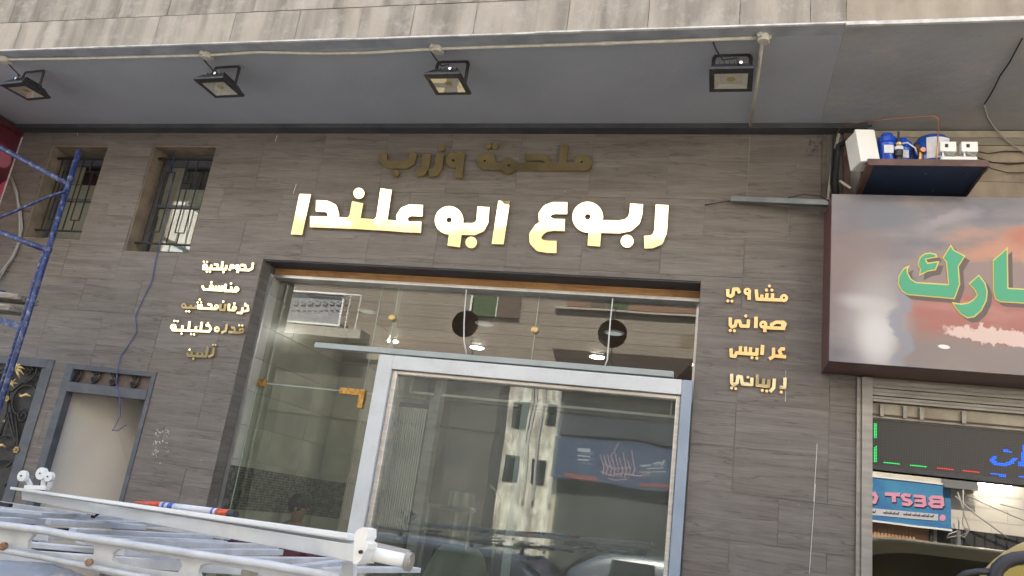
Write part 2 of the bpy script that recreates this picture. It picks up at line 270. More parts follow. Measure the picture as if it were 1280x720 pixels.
# ------------------------------------------------------------------ mesh building
class MB:
    def __init__(s): s.v = []; s.f = []; s.mi = []; s.cur = 0
    def add(s, vs, fs):
        o = len(s.v); s.v += [tuple(v) for v in vs]; s.f += [tuple(i + o for i in f) for f in fs]; s.mi += [s.cur] * len(fs); return s
    def box(s, x0, x1, y0, y1, z0, z1):
        x0, x1 = sorted((x0, x1)); y0, y1 = sorted((y0, y1)); z0, z1 = sorted((z0, z1))
        return s.hexa([(x0, y0, z0), (x1, y0, z0), (x1, y1, z0), (x0, y1, z0), (x0, y0, z1), (x1, y0, z1), (x1, y1, z1), (x0, y1, z1)])
    def hexa(s, p): return s.add(p, [(0, 3, 2, 1), (4, 5, 6, 7), (0, 1, 5, 4), (1, 2, 6, 5), (2, 3, 7, 6), (3, 0, 4, 7)])
    def bar(s, a, b, w, h, up=(0, 0, 1)):        # rectangular bar from a to b
        a = Vector(a); b = Vector(b); d = (b - a).normalized(); u = Vector(up)
        if abs(d.dot(u)) > .97: u = Vector((0, 1, 0))
        sx = d.cross(u).normalized(); u = sx.cross(d).normalized()
        o = [(-1, -1), (1, -1), (1, 1), (-1, 1)]
        p = [a + sx * (w / 2 * i) + u * (h / 2 * j) for i, j in o] + [b + sx * (w / 2 * i) + u * (h / 2 * j) for i, j in o]
        return s.add(p, [(0, 1, 2, 3), (7, 6, 5, 4), (0, 4, 5, 1), (1, 5, 6, 2), (2, 6, 7, 3), (3, 7, 4, 0)])
    def tube(s, pts, r, n=8, closed=False, cap=True):
        pts = [Vector(p) for p in pts]; k = len(pts); rs = r if isinstance(r, (list, tuple)) else [r] * k
        t0 = (pts[1] - pts[0]).normalized(); u = Vector((0, 0, 1)) if abs(t0.z) < .9 else Vector((1, 0, 0))
        u = (u - t0 * u.dot(t0)).normalized(); vs = []
        for i, p in enumerate(pts):
            if closed: t = pts[(i + 1) % k] - pts[i - 1]
            else: t = pts[min(i + 1, k - 1)] - pts[max(i - 1, 0)]
            if t.length < 1e-9: t = t0.copy()
            t.normalize(); u = (u - t * u.dot(t))
            if u.length < 1e-6: u = t.orthogonal()
            u.normalize(); q = t.cross(u)
            for j in range(n):
                a = 2 * math.pi * j / n; vs.append(p + u * (math.cos(a) * rs[i]) + q * (math.sin(a) * rs[i]))
        fs = []
        for i in range(k if closed else k - 1):
            for j in range(n):
                a = i * n + j; b = i * n + (j + 1) % n; c = ((i + 1) % k) * n + (j + 1) % n; d = ((i + 1) % k) * n + j; fs.append((a, b, c, d))
        if cap and not closed: fs.append(tuple(reversed(range(n)))); fs.append(tuple(range((k - 1) * n, k * n)))
        return s.add(vs, fs)
    def disc(s, c, axis, r, h, n=20):
        c = Vector(c); a = Vector(axis).normalized(); return s.tube([c, c + a * h], r, n)
    def lathe(s, prof, c, n=20, axis='z'):
        vs = []; c = Vector(c)
        for r, h in prof:
            for j in range(n):
                a = 2 * math.pi * j / n; x, y = math.cos(a) * r, math.sin(a) * r
                vs.append(c + (Vector((x, y, h)) if axis == 'z' else Vector((x, h, y)) if axis == 'y' else Vector((h, x, y))))
        fs = [(i * n + j, i * n + (j + 1) % n, (i + 1) * n + (j + 1) % n, (i + 1) * n + j) for i in range(len(prof) - 1) for j in range(n)]
        fs += [tuple(reversed(range(n))), tuple(range((len(prof) - 1) * n, len(prof) * n))]
        return s.add(vs, fs)
    def build(s, name, mat, parent=None, smooth=False, bevel=0, mats=None, shade_angle=None):
        me = bpy.data.meshes.new(name); me.from_pydata(s.v, [], s.f); me.update()
        for mm in (mats or [mat]): me.materials.append(mm)
        if mats:
            for p, i in zip(me.polygons, s.mi): p.material_index = i
        o = bpy.data.objects.new(name, me); COL.objects.link(o)
        if smooth: me.shade_smooth()
        if bevel:
            b = o.modifiers.new('bevel', 'BEVEL'); b.width = bevel; b.segments = 2; b.limit_method = 'ANGLE'; b.harden_normals = False
        if parent is not None:
            o.parent = parent; o.matrix_parent_inverse = PI[parent.name]
        else: PI[o.name] = Matrix.Identity(4)
        PI[o.name] = PI.get(parent.name, Matrix.Identity(4)) if parent is not None else Matrix.Identity(4)
        return o
PI = {}
def thing(name, label, cat, loc=(0, 0, 0), group=None, kind=None):
    o = bpy.data.objects.new(name, None); COL.objects.link(o); o.location = loc; o.empty_display_size = .1
    o['label'] = label; o['category'] = cat
    if group: o['group'] = group
    if kind: o['kind'] = kind
    PI[o.name] = Matrix.Translation(Vector(loc)).inverted(); return o
def tag(o, label=None, cat=None, group=None, kind=None):
    for k, v in (('label', label), ('category', cat), ('group', group), ('kind', kind)):
        if v: o[k] = v
    return o
def grandchild_fix(o): return o
_b0 = MB.build
def build(s, name, mat, parent=None, **k):
    o = _b0(s, name, mat, parent, **k)
    if parent is not None and parent.type == 'MESH':   # mesh parents sit at the world origin of their thing's frame
        o.matrix_parent_inverse = Matrix.Identity(4)
    return o
MB.build = build
def box(name, mat, parent, *a, **k): return MB().box(*a).build(name, mat, parent, **k)

# ------------------------------------------------------------------ lettering: strokes and outlines -> solid metal or print
def sd_seg(px, py, a, b, w, c0, c1):
    ax, ay = a; bx, by = b; dx, dy = bx - ax, by - ay; L = math.hypot(dx, dy) or 1e-9; ux, uy = dx / L, dy / L
    t = (px - ax) * ux + (py - ay) * uy; tc = np.clip(t, 0, L)
    d = np.hypot(px - ax - ux * tc, py - ay - uy * tc) - w
    if c0: d = np.maximum(d, -t)
    if c1: d = np.maximum(d, t - L)
    return d
def sd_prim(px, py, p):
    k = p[0]
    if k == 'S':       # stroke with flat ends
        pts, wd = p[1], p[2]; d = None; n = len(pts)
        for i in range(n - 1):
            e = sd_seg(px, py, pts[i], pts[i + 1], wd, i == 0, i == n - 2); d = e if d is None else np.minimum(d, e)
        return d
    if k == 'C': return np.hypot(px - p[1], py - p[2]) - p[3]
    if k == 'P':
        pts = p[1]; n = len(pts); d = np.full(px.shape, 1e9); ins = np.zeros(px.shape, bool)
        for i in range(n):
            a, b = pts[i], pts[(i + 1) % n]; ax, ay = a; bx, by = b; dx, dy = bx - ax, by - ay; L2 = dx * dx + dy * dy or 1e-9
            t = np.clip(((px - ax) * dx + (py - ay) * dy) / L2, 0, 1); d = np.minimum(d, np.hypot(px - ax - dx * t, py - ay - dy * t))
            if ay != by:
                c = ((ay > py) != (by > py)) & (px < (bx - ax) * (py - ay) / (by - ay) + ax); ins ^= c
        return np.where(ins, -d, d)
def loops_of(prims, res, grow=0.0, off=(0, 0)):
    xs, ys = [], []
    for p in prims:
        if p[0] == 'C': xs += [p[1] - p[3], p[1] + p[3]]; ys += [p[2] - p[3], p[2] + p[3]]
        else:
            w_ = p[2] if p[0] == 'S' else 0
            xs += [q[0] - w_ for q in p[1]] + [q[0] + w_ for q in p[1]]; ys += [q[1] - w_ for q in p[1]] + [q[1] + w_ for q in p[1]]
    g = grow + res * 3; x0, x1, y0, y1 = min(xs) - g, max(xs) + g, min(ys) - g, max(ys) + g
    X_, Y_ = np.meshgrid(np.arange(x0, x1, res), np.arange(y0, y1, res)); D = np.full(X_.shape, 1e9)
    for p in prims:
        if p[-1] != 'cut': D = np.minimum(D, sd_prim(X_, Y_, p))
    D = D - grow
    for p in prims:
        if p[-1] == 'cut': D = np.maximum(D, -(sd_prim(X_, Y_, p)) + grow * 0)
    D[D == 0] = 1e-6; I = D < 0; H, W_ = D.shape
    nxt = {}; P = {}
    def vx(i, j):   # crossing on edge (i,j)-(i,j+1)
        k = (0, i, j)
        if k not in P: t = D[i, j] / (D[i, j] - D[i, j + 1]); P[k] = (x0 + (j + t) * res, y0 + i * res)
        return k
    def vy(i, j):
        k = (1, i, j)
        if k not in P: t = D[i, j] / (D[i, j] - D[i + 1, j]); P[k] = (x0 + j * res, y0 + (i + t) * res)
        return k
    code = I[:-1, :-1] * 1 + I[:-1, 1:] * 2 + I[1:, 1:] * 4 + I[1:, :-1] * 8
    for i, j in zip(*np.where((code > 0) & (code < 15))):
        c = int(code[i, j]); T = lambda: vx(i, j); B = lambda: vx(i + 1, j); Lf = lambda: vy(i, j); Rg = lambda: vy(i, j + 1)
        tab = {1: [(Lf, T)], 2: [(T, Rg)], 3: [(Lf, Rg)], 4: [(Rg, B)], 6: [(T, B)], 7: [(Lf, B)], 8: [(B, Lf)], 9: [(B, T)], 11: [(B, Rg)], 12: [(Rg, Lf)], 13: [(Rg, T)], 14: [(T, Lf)],
               5: [(Lf, T), (Rg, B)], 10: [(T, Rg), (B, Lf)]}[c]
        for a, b in tab: nxt.setdefault(a(), []).append(b())
    out = []
    while nxt:
        k = next(iter(nxt)); lp = []; cur = k
        while cur in nxt:
            lp.append(P[cur]); l = nxt[cur]; n_ = l.pop()
            if not l: del nxt[cur]
            cur = n_
        if len(lp) > 5: out.append([(x + off[0], y + off[1]) for x, y in simp(lp, res * .16)])
    return [l for l in out if len(l) > 3]
def simp(lp, tol):
    def dp(a):
        if len(a) < 3: return a
        p, q = np.array(a[0]), np.array(a[-1]); v = q - p; n = np.hypot(*v) or 1e-9; A = np.array(a) - p
        d = np.abs(A[:, 0] * v[1] - A[:, 1] * v[0]) / n if n > 1e-6 else np.hypot(A[:, 0], A[:, 1])
        i = int(d.argmax())
        return dp(a[:i + 1])[:-1] + dp(a[i:]) if d[i] > tol else [a[0], a[-1]]
    h = len(lp) // 2; return dp(lp[:h + 1])[:-1] + dp(lp[h:] + [lp[0]])[:-1]
def area(l): return .5 * sum(l[i - 1][0] * l[i][1] - l[i][0] * l[i - 1][1] for i in range(len(l)))
def inside(p, l):
    c = False
    for i in range(len(l)):
        a, b = l[i - 1], l[i]
        if (a[1] > p[1]) != (b[1] > p[1]) and p[0] < (b[0] - a[0]) * (p[1] - a[1]) / (b[1] - a[1]) + a[0]: c = not c
    return c
def solids(loops, fmap, depth, name, mat, parent, join=False):
    """loops in px -> islands; fmap(px,py)->front point, depth = vector to the back"""
    if not loops: return []
    big = max(loops, key=lambda l: abs(area(l))); sg = 1 if area(big) > 0 else -1
    outer = [l for l in loops if area(l) * sg > 0]; holes = [l for l in loops if area(l) * sg <= 0]; res = []; dv = Vector(depth)
    mb = MB()
    for o in outer:
        hs = [h for h in holes if inside(h[0], o)]; ls = [o] + hs
        tri = tessellate_polygon([[Vector((x, y, 0)) for x, y in l] for l in ls]); fl = [p for l in ls for p in l]
        fr = [Vector(fmap(*p)) for p in fl]; bk = [p + dv for p in fr]; n = len(fl)
        # orient front faces against depth
        t0 = max(tri, key=lambda t: (fr[t[1]] - fr[t[0]]).cross(fr[t[2]] - fr[t[0]]).length)
        fs = []; flip = (fr[t0[1]] - fr[t0[0]]).cross(fr[t0[2]] - fr[t0[0]]).dot(dv) > 0
        for t in tri:
            if len(set(t)) < 3: continue
            t = tuple(t); t = t[::-1] if flip else t; fs.append(t); fs.append(tuple(i + n for i in t[::-1]))
        b = 0
        for l in ls:
            for i in range(len(l)):
                p, q = b + i, b + (i + 1) % len(l); fs.append((p, q, q + n, p + n))
            b += len(l)
        if join: mb.add(fr + bk, fs)
        else:
            k = MB().add(fr + bk, fs); res.append(k.build(name, mat, parent))
    if join: res.append(mb.build(name, mat, parent))
    for o in res:
        import bmesh
        bm = bmesh.new(); bm.from_mesh(o.data); bmesh.ops.recalc_face_normals(bm, faces=bm.faces); bm.to_mesh(o.data); bm.free()
    return res
S = lambda pts, w_: ('S', pts, w_)
C = lambda x, y, r: ('C', x, y, r)
HO = lambda x, y, r: ('C', x, y, r, 'cut')
PG = lambda pts: ('P', pts)
def cut_grid(x0, x1, z0, z1, holes):
    """rectangle minus holes -> list of rectangles"""
    out = [(x0, x1, z0, z1)]
    for hx0, hx1, hz0, hz1 in holes:
        nw = []
        for a, b, c, d in out:
            if hx0 >= b or hx1 <= a or hz0 >= d or hz1 <= c: nw.append((a, b, c, d)); continue
            if c < hz0: nw.append((a, b, c, hz0))
            if d > hz1: nw.append((a, b, hz1, d))
            zc, zd = max(c, hz0), min(d, hz1)
            if a < hx0: nw.append((a, hx0, zc, zd))
            if b > hx1: nw.append((hx1, b, zc, zd))
        out = nw
    return [r for r in out if r[1] - r[0] > .004 and r[3] - r[2] > .004]

# ================================================================== GROUND
g = box('ground', M['asphalt'], None, -300, 300, -300, 300, -.3, -.006); tag(g, kind='structure')
g = box('road', M['asphalt'], None, -60, 60, -9.6, -2.0, -.2, 0); tag(g, kind='structure')
for nm, (a, b) in (('pavement', (-1.85, -.02)), ('pavement', (-11.98, -9.75))):
    g = box(nm, M['paving'], None, -60, 60, a, b, -.2, .12); tag(g, kind='structure')
for a, b in ((-2.0, -1.853), (-9.747, -9.6)):
    g = MB().box(-60, 60, a, b, -.2, .125).build('kerb', M['kerb'], bevel=.01); tag(g, kind='structure')

# ================================================================== SHOP BUILDING
SL = 5.03          # underside of the overhang
OX0, OX1, OZ = -4.1, -.2, 3.705
HOLES = [(OX0, OX1, -1, OZ), (-6.9, -6.19, 3.80, 4.84), (-5.64, -4.9, 3.71, 4.85), (-8.1, -6.05, -1, 2.60), (-5.9, -4.905, -1, 2.58)]
sb = thing('shop_building', 'brown wood grain tiled shop building with a grey overhang and streaked limestone upper wall', 'building', (-2, 0, 0))
# backing wall with openings
mb = MB()
for r in cut_grid(-12, .95, 0, SL, HOLES): mb.box(r[0], r[1], .0015, .32, r[2], r[3])
mb.build('backing_wall', M['grout'], sb)
# tiles
TW, TH, G_ = .64, .325, .0017
hol = HOLES + [(.66, 2, 4.30, 6), (.93, 2, -1, 6)]
row = 0
zt = 1.80 - TH * 6
cells = []
while zt < SL:
    k = round((zt - 1.8) / TH)
    off = .11 + (.32 if k in (7, 4, 0, -2, -4) else 0)
    x = off - TW * 16
    while x < 1.0:
        for r in cut_grid(max(x + G_, -9.2), min(x + TW - G_, .96), max(zt + G_, 0), min(zt + TH - G_, SL - .002), hol):
            cells.append(r)
        x += TW
    zt += TH
for r in cells:
    j = random.uniform(-.0012, .0012)
    box('tile', M['tile'], sb, r[0], r[1], -.002 + j, .003, r[2], r[3])
# left jamb of the main opening (tiled), right jamb, head
for k in range(12):
    z0 = 1.8 - TH * 6 + k * TH
    a, b = max(z0 + G_, 0.12), min(z0 + TH - G_, OZ - .003)
    if b > a:
        box('jamb_tile', M['tile'], sb, OX0 - .02, OX0 + .004, .009, .148, a, b)
        box('jamb_tile', M['tile'], sb, OX1 - .004, OX1 + .02, .009, .30, a, b)
box('opening_head', M['trim_dark'], sb, OX0 + .006, OX1 - .006, .009, .36, OZ - .012, OZ + .05)
# white chips, patch of glue near the niche and streaks where sealant ran
for (x, y, l, a) in ((1018, 590, .20, 4), (1013, 660, .3, 5), (982, 468, .03, 0), (982, 495, .04, 0), (368, 236, .05, 10), (98, 165, .04, -20), (345, 173, .03, 10), (507, 158, .015, 0)):
    p = Y(x, y, -.004); MB().bar((p.x, -.0045, p.z - l), (p.x + math.sin(R(a)) * l, -.0045, p.z + l), .004, .005, (0, 1, 0)).build('sealant_streak', M['white_edge'], sb)
mb = MB(); rr = random.Random(5)
for i in range(60):
    u, v = rr.choice(((rr.uniform(194, 212), rr.choice((538, 541, 551, 553)) + rr.uniform(-1, 1)), (rr.choice((196, 199, 209)) + rr.uniform(-1.5, 1.5), rr.uniform(538, 566)), (rr.uniform(190, 200), rr.uniform(555, 580))))
    p = Y(u, v, -.003); a = rr.random() * 6.28; l = rr.uniform(.004, .016); mb.bar((p.x, -.0035, p.z), (p.x + l * math.cos(a), -.0035, p.z + l * math.sin(a)), rr.uniform(.004, .010), .004, (0, 1, 0))
o = mb.build('glue_patch', M['white_edge'], sb); o['kind'] = 'stuff'
mb = MB()
rr = random.Random(3)
for i in range(46):
    x = rr.uniform(-7.2, .6); w_ = rr.uniform(.01, .05); mb.box(x, x + w_, -.006, .0, 5.012, SL + .0)
mb.build('plaster_dab', M['white_edge'], sb)
mb = MB()
for i in range(26):
    a = rr.random() * 6.28; p = Y(1018 + rr.uniform(-10, 9), 178 + rr.uniform(-10, 22), -.006); q = p + Vector((math.cos(a) * .02, 0, math.sin(a) * .02)); mb.bar((p.x, -.006, p.z), (q.x, -.006, q.z), .008, .005, (0, 1, 0))
o = mb.build('glue_mark', M['grout'], sb); o['kind'] = 'stuff'
# overhang: soffit, lip, dark band, fascia stones
XB = .635          # party line with the neighbouring building
box('soffit', M['soffit'], sb, -12, XB, -1.27, .32, SL, SL + .12, bevel=0)
MB().hexa([(-12, -1.385, SL - .004), (XB, -1.385, SL - .004), (XB, -1.27, SL + .001), (-12, -1.27, SL + .001), (-12, -1.385, SL + .1), (XB, -1.385, SL + .1), (XB, -1.27, SL + .1), (-12, -1.27, SL + .1)]).build('soffit_lip', M['soffit_lip'], sb)
box('soffit_band', M['trim_dark'], sb, -7.6, .98, -.115, -.004, SL - .045, SL - .002)
mb = MB(); x = -12
while x < XB:
    d = rr.uniform(.3, 1.2); mb.box(x, min(x + d, XB), -1.404 + rr.uniform(-.004, .003), -1.386, SL - .007, SL + .002 + rr.uniform(0, .003)); x += d
mb.build('plaster_edge', M['white_edge'], sb)
box('upper_wall', M['mortar'], sb, -12, XB, -1.386, 8.0, SL + .125, 8.0)
rows = [(SL + .006, 5.305), (5.308, 5.60), (5.603, 5.93), (5.933, 6.26)]
vj = [[-12, -9.7, -8.3, -7.5, -6.8, -6.05, -5.35, -4.62, -3.9, -3.32, -2.79, -2.36, -1.87, -1.18, -.62, -.02, .42, XB],
      [-12, -10, -8, -7.2, -6.2, -5.62, -5.05, -4.56, -3.75, -3.05, -2.2, -1.62, -.9, -.3, .3, XB]]
for i, (a, b) in enumerate(rows):
    v = vj[i % 2]
    for p, q in zip(v[:-1], v[1:]):
        box('stone', M['limestone'], sb, p + .002, q - .002, -1.4 + rr.uniform(-.002, .002), -1.38, a + .0015, b - .0015)
box('upper_cladding', M['limestone'], sb, -12, XB, -1.398, -1.38, 6.263, 8.0)
# rear and side of the building body so that no daylight leaks in
box('side_wall', M['sandpaint'], sb, -12.2, -12, -.02, 8.2, 0, 8.0)
box('rear_wall', M['sandpaint'], sb, -12, 12.2, 8.0, 8.2, 0, 8.0)

# windows with grilles
def window(x0, x1, z0, z1, bright):
    mb = MB()
    mb.box(x0, x0 + .012, .006, .30, z0, z1); mb.box(x0 + .012, x1, .006, .30, z1 - .012, z1); mb.box(x1 - .012, x1, .006, .30, z0 + .0, z1 - .012); mb.box(x0 + .012, x1 - .012, .006, .30, z0, z0 + .012)
    wn = mb.build('window', M['jamb'], sb)
    zx = z0 + (z1 - z0) * .50
    gl = MB().box(x0 + .05, x1 - .05, .229, .232, z0 + .06, z1 - .1).build('pane', M['glass_window'], wn)
    fr = MB(); y0, y1 = .21, .26
    fr.box(x0 + .013, x0 + .055, y0, y1, z0 + .013, z1 - .013); fr.box(x1 - .055, x1 - .013, y0, y1, z0 + .013, z1 - .013)
    fr.box(x0 + .055, x1 - .055, y0, y1, z1 - .13, z1 - .013); fr.box(x0 + .055, x1 - .055, y0, y1, z0 + .013, z0 + .06); fr.box(x0 + .055, x1 - .055, y0 + .003, y1 - .003, zx - .015, zx + .015)
    fr.build('frame', M['frame_grey'], wn)
    # iron grille: bottom and top rails, uprights, linked rectangles
    gz0, gz1 = z0 + .13, z1 - .13; W_ = x1 - x0
    MB().tube([(x0 + .0, .10, gz0), (x1, .10, gz0)], .011, 6).build('rail', M['iron'], wn)
    MB().tube([(x0 + .0, .10, gz1 + .03), (x1, .10, gz1 + .03)], .017, 6).build('rail', M['iron'], wn)
    for u in (.12, .5, .88):
        MB().bar((x0 + W_ * u, .10, gz0), (x0 + W_ * u, .10, gz1 + .03), .009, .009).build('bar', M['iron'], wn)
    for u in (.27, .66):
        a = x0 + W_ * u; h = .052; q = MB()
        for sx in (-h, h): q.bar((a + sx, .10, gz0 + .12), (a + sx, .10, gz1 - .12), .009, .009)
        for zz in (gz0 + .12, gz1 - .12): q.bar((a - h, .10, zz), (a + h, .10, zz), .009, .0095)
        q.bar((a, .10, gz0), (a, .10, gz0 + .12), .009, .009); q.bar((a, .10, gz1 - .12), (a, .10, gz1 + .03), .009, .009)
        q.build('grille_box', M['iron'], wn)
    for dx in (.17, .42, .62):
        a = x0 + W_ * dx; MB().bar((a, .104, gz0 + .03), (a, .104, gz0 + .10), .05, .008, (0, 1, 0)) 
    bx = MB(); bx.box(x0 - .02, x0, .32, .9, z0 - .05, z1 + .05); bx.box(x1, x1 + .02, .32, .9, z0 - .05, z1 + .05); bx.box(x0 - .02, x1 + .02, .9, .92, z0 - .05, z1 + .05); bx.box(x0 - .02, x1 + .02, .32, .92, z1 + .05, z1 + .07); bx.box(x0 - .02, x1 + .02, .32, .92, z0 - .07, z0 - .05)
    bx.build('room_recess', M['dark_room'], wn)
    b0, b1 = x0 + .056, x1 - .056  # flat panels behind the glass paint its brightness and mirrored cream and blue
    if bright:
        box('blind', M['cream'], wn, b0 + .02, b1, .2405, .244, z0 + .061, zx); box('blue_reflection_panel', M['alu_blue'], wn, b0 + .2, b1 - .1, .2365, .2400, z0 + .063, z0 + .17)
        box('blind', M['cream'], wn, b0, b0 + .17, .245, .249, zx - .1, z1 - .131); box('blind', M['pane_tone_grey'], wn, b0 + .171, b1, .2405, .244, zx + .016, zx + .20)
    else:
        box('blind', M['pane_tone_grey'], wn, b0, b1, .2405, .244, z0 + .061, z0 + .70); box('blind', M['cream'], wn, b0, b0 + .2, .245, .249, z0 + .71, z1 - .131)
window(-6.9, -6.19, 3.80, 4.84, False); window(-5.64, -4.9, 3.71, 4.85, True)

# stair doorway with scroll transom
NX0, NX1, NZ = -5.9, -4.905, 2.58
dn = thing('stair_doorway', 'blue grey steel door frame with scrollwork transom, open to a pale stairwell', 'doorway', ((NX0 + NX1) / 2, 0, .12))
mb = MB(); mb.box(NX0, NX0 + .085, -.012, .07, .12, NZ); mb.box(NX1 - .045, NX1, -.012, .07, .12, NZ); mb.box(NX0 + .085, NX1 - .045, -.010, .07, NZ - .045, NZ); mb.box(NX0 + .085, NX1 - .045, -.016, .07, 2.325, 2.415)
mb.build('door_frame', M['frame_grey'], dn, bevel=.003)
box('transom_panel', M['brown_panel'], dn, NX0 + .085, NX1 - .045, .035, .05, 2.415, NZ - .045)
def scroll(cx, cz, r, y, tr=.006, flip=1, turns=1.6, n=26, a0=0.):
    return [(cx + flip * r * (1 - i / n * .82) * math.cos(a0 + i / n * turns * 6.283), y, cz + r * (1 - i / n * .82) * math.sin(a0 + i / n * turns * 6.283)) for i in range(n + 1)]
for (x, y) in ((97, 469), (120, 470), (143, 473), (169, 476)):
    p = Y(x, y, .02)
    mb = MB().tube([(p.x - .03 + .068 * math.cos(a), .02, p.z + .068 * math.sin(a)) for a in [(-1.5 + .25 * i) for i in range(13)]], .008, 6)
    mb.tube(scroll(p.x - .02, p.z + .028, .03, .02, flip=-1), .006, 6); mb.tube(scroll(p.x - .02, p.z - .028, .03, .02, flip=-1, a0=3.1), .006, 6)
    mb.build('scroll', M['iron'], dn, smooth=True)
mb = MB(); mb.hexa([(NX0 + .03, .09, .12), (NX1 + .3, .9, .12), (NX1 + .3, .92, .12), (NX0 + .03, .11, .12), (NX0 + .03, .10, 2.9), (NX1 + .3, 1.25, 2.9), (NX1 + .3, 1.27, 2.9), (NX0 + .03, .12, 2.9)])
mb.build('stairwell_wall', M['stairwell'], dn)
box('stairwell_floor', M['paving'], dn, NX0, NX1, .02, .6, .10, .118); box('stairwell_soffit', M['stairwell'], dn, NX0 + .005, NX1 + .3, .325, 1.3, 2.9, 2.92); box('stairwell_side', M['stairwell'], dn, NX1 + .3, NX1 + .32, .325, 1.3, .1, 2.9)
# threaded blue cable hanging over it
tag(MB().tube([Y(x, y, v) for x, y, v in ((218, 185, .08), (215, 230, .07), (204, 290, .06), (197, 313, -.012), (190, 350, -.012), (176, 380, -.012), (169, 395, -.012), (171, 415, -.012), (160, 432, -.012), (151, 445, -.012), (147, 462, -.03), (145, 478, -.04), (150, 500, -.03), (150, 520, -.02), (143, 535, -.02), (140, 538, -.02), (148, 538, -.02), (158, 531, -.02))], .0045, 6).build('loose_cable', M['cable_blue'], smooth=True),
    'thin blue cable hanging from the window down over the stair doorway', 'cable')

# wrought iron gate at far left
GX0, GX1, GZ = -8.1, -6.05, 2.60
gt = thing('iron_gate', 'black wrought iron gate with gold flowers at the lower left of the wall', 'gate', (-7, 0, .12))
mb = MB(); mb.box(GX1 - .075, GX1, -.012, .08, .12, GZ); mb.box(GX0, GX1 - .075, -.012, .08, GZ - .08, GZ); mb.box(GX0, GX0 + .07, -.012, .08, .12, GZ - .08); mb.build('gate_frame', M['frame_grey'], gt, bevel=.003)
box('gate_frame', M['frame_grey'], gt, GX1 - .125, GX1 - .08, .0, .06, .14, GZ - .085)
box('backing_sheet', M['iron'], gt, GX0 + .07, GX1 - .126, .05, .06, .12, GZ - .08)
def gp(x, y): return Y(x, y, .02)
def circ(cx, cy, rx, a0=0., a1=6.283, n=20):
    c = gp(cx, cy); r = rx; return [(c.x + r * math.cos(a0 + (a1 - a0) * i / n), .02, c.z + r * math.sin(a0 + (a1 - a0) * i / n)) for i in range(n + 1)]
for (x, y, r, a0, a1) in ((31, 500, .14, -.6, 4.6), (5, 565, .15, -1, 4.4), (33, 463, .12, -1.4, 1.9), (2, 600, .18, -1, 2.5)):
    MB().tube(circ(x, y, r, a0, a1), .010, 7).build('scroll', M['iron'], gt, smooth=True)
for (x, y, r, f) in ((29, 520, .075, 1), (36, 464, .05, 1), (16, 610, .09, -1), (4, 470, .08, -1)):
    p = gp(x, y); MB().tube(scroll(p.x, p.z, r, .02, flip=f), .009, 7).build('scroll', M['iron'], gt, smooth=True)
for pts in (((12, 488), (8, 515), (0, 545)), ((12, 515), (5, 530), (0, 548)), ((12, 500), (16, 530), (23, 560)), ((9, 515), (17, 545), (22, 572)), ((47, 470), (30, 477), (14, 490)), ((20, 520), (22, 545), (24, 570))):
    MB().tube([gp(*p) for p in pts], .009, 7).build('stem', M['iron'], gt, smooth=True)
mb = MB()
for k in range(7):
    a = 2.9 - k * .62; c = gp(23, 463); mb.tube([(c.x, .0, c.z), (c.x + .05 * math.cos(a), -.01, c.z + .05 * math.sin(a) + .01), (c.x + .10 * math.cos(a), .0, c.z + .085 * math.sin(a) - .02)], [.012, .014, .003], 6)
mb.build('gold_palm', M['gold_paint'], gt, smooth=True)
mb = MB()
for k in range(6):
    a = k * 1.05; c = gp(17, 479); mb.tube([(c.x, .0, c.z), (c.x + .07 * math.cos(a), 0, c.z + .05 * math.sin(a))], [.011, .003], 6)
mb.build('gold_leaf', M['gold_paint'], gt, smooth=True)
for (x, y, rr_) in ((11, 499, .034), (23, 563, .036), (8, 527, .014)):
    c = gp(x, y); mb = MB()
    for k in range(6): a = k * 1.047; mb.lathe([(.002, -.008), (rr_ * .45, 0), (.002, .008)], (c.x + rr_ * .6 * math.cos(a), -.005, c.z + rr_ * .6 * math.sin(a)), 8, 'y')
    mb.lathe([(.003, -.02), (rr_ * .3, -.008), (.003, .004)], (c.x, -.004, c.z), 8, 'y'); mb.build('gold_flower', M['gold_paint'], gt, smooth=True)
for (x, y) in ((33, 495), (2, 558)):
    c = gp(x, y); MB().tube([(c.x - .07, 0, c.z + .01), (c.x - .02, -.01, c.z - .012), (c.x + .03, -.01, c.z + .012), (c.x + .07, 0, c.z)], [.004, .018, .018, .006], 6).build('gold_leaf', M['gold_paint'], gt, smooth=True)

# ================================================================== SHOP INTERIOR
rm = thing('shop_interior', 'tiled empty shop room with brown plank ceiling behind the glass', 'room', (-2.2, 2.5, .12))
RX0, RX1, RY1, CZ = -4.098, .3, 4.6, 3.62
box('floor', M['floor_in'], rm, RX0, RX1, .0, RY1, .02, .13)
box('wall', M['tile_grout'], rm, RX0 - .1, RX0, .321, RY1, .0, SL - .02); box('wall', M['tile_grout'], rm, RX1, RX1 + .1, .321, RY1 + .1, .0, SL - .02); box('wall', M['tile_grout'], rm, RX0 - .1, RX1, RY1, RY1 + .1, 0, SL - .02)
box('ceiling_slab', M['dark_room'], rm, RX0, RX1, .37, RY1, CZ + .03, CZ + .1)
y = .37
while y < RY1 - .01:
    box('ceiling_plank', M['ceiling_plank'], rm, RX0 + .012, RX1 - .012, y + .003, min(y + .16, RY1) - .003, CZ, CZ + .029); y += .16
MZ0, MZ1 = 1.50, 1.87
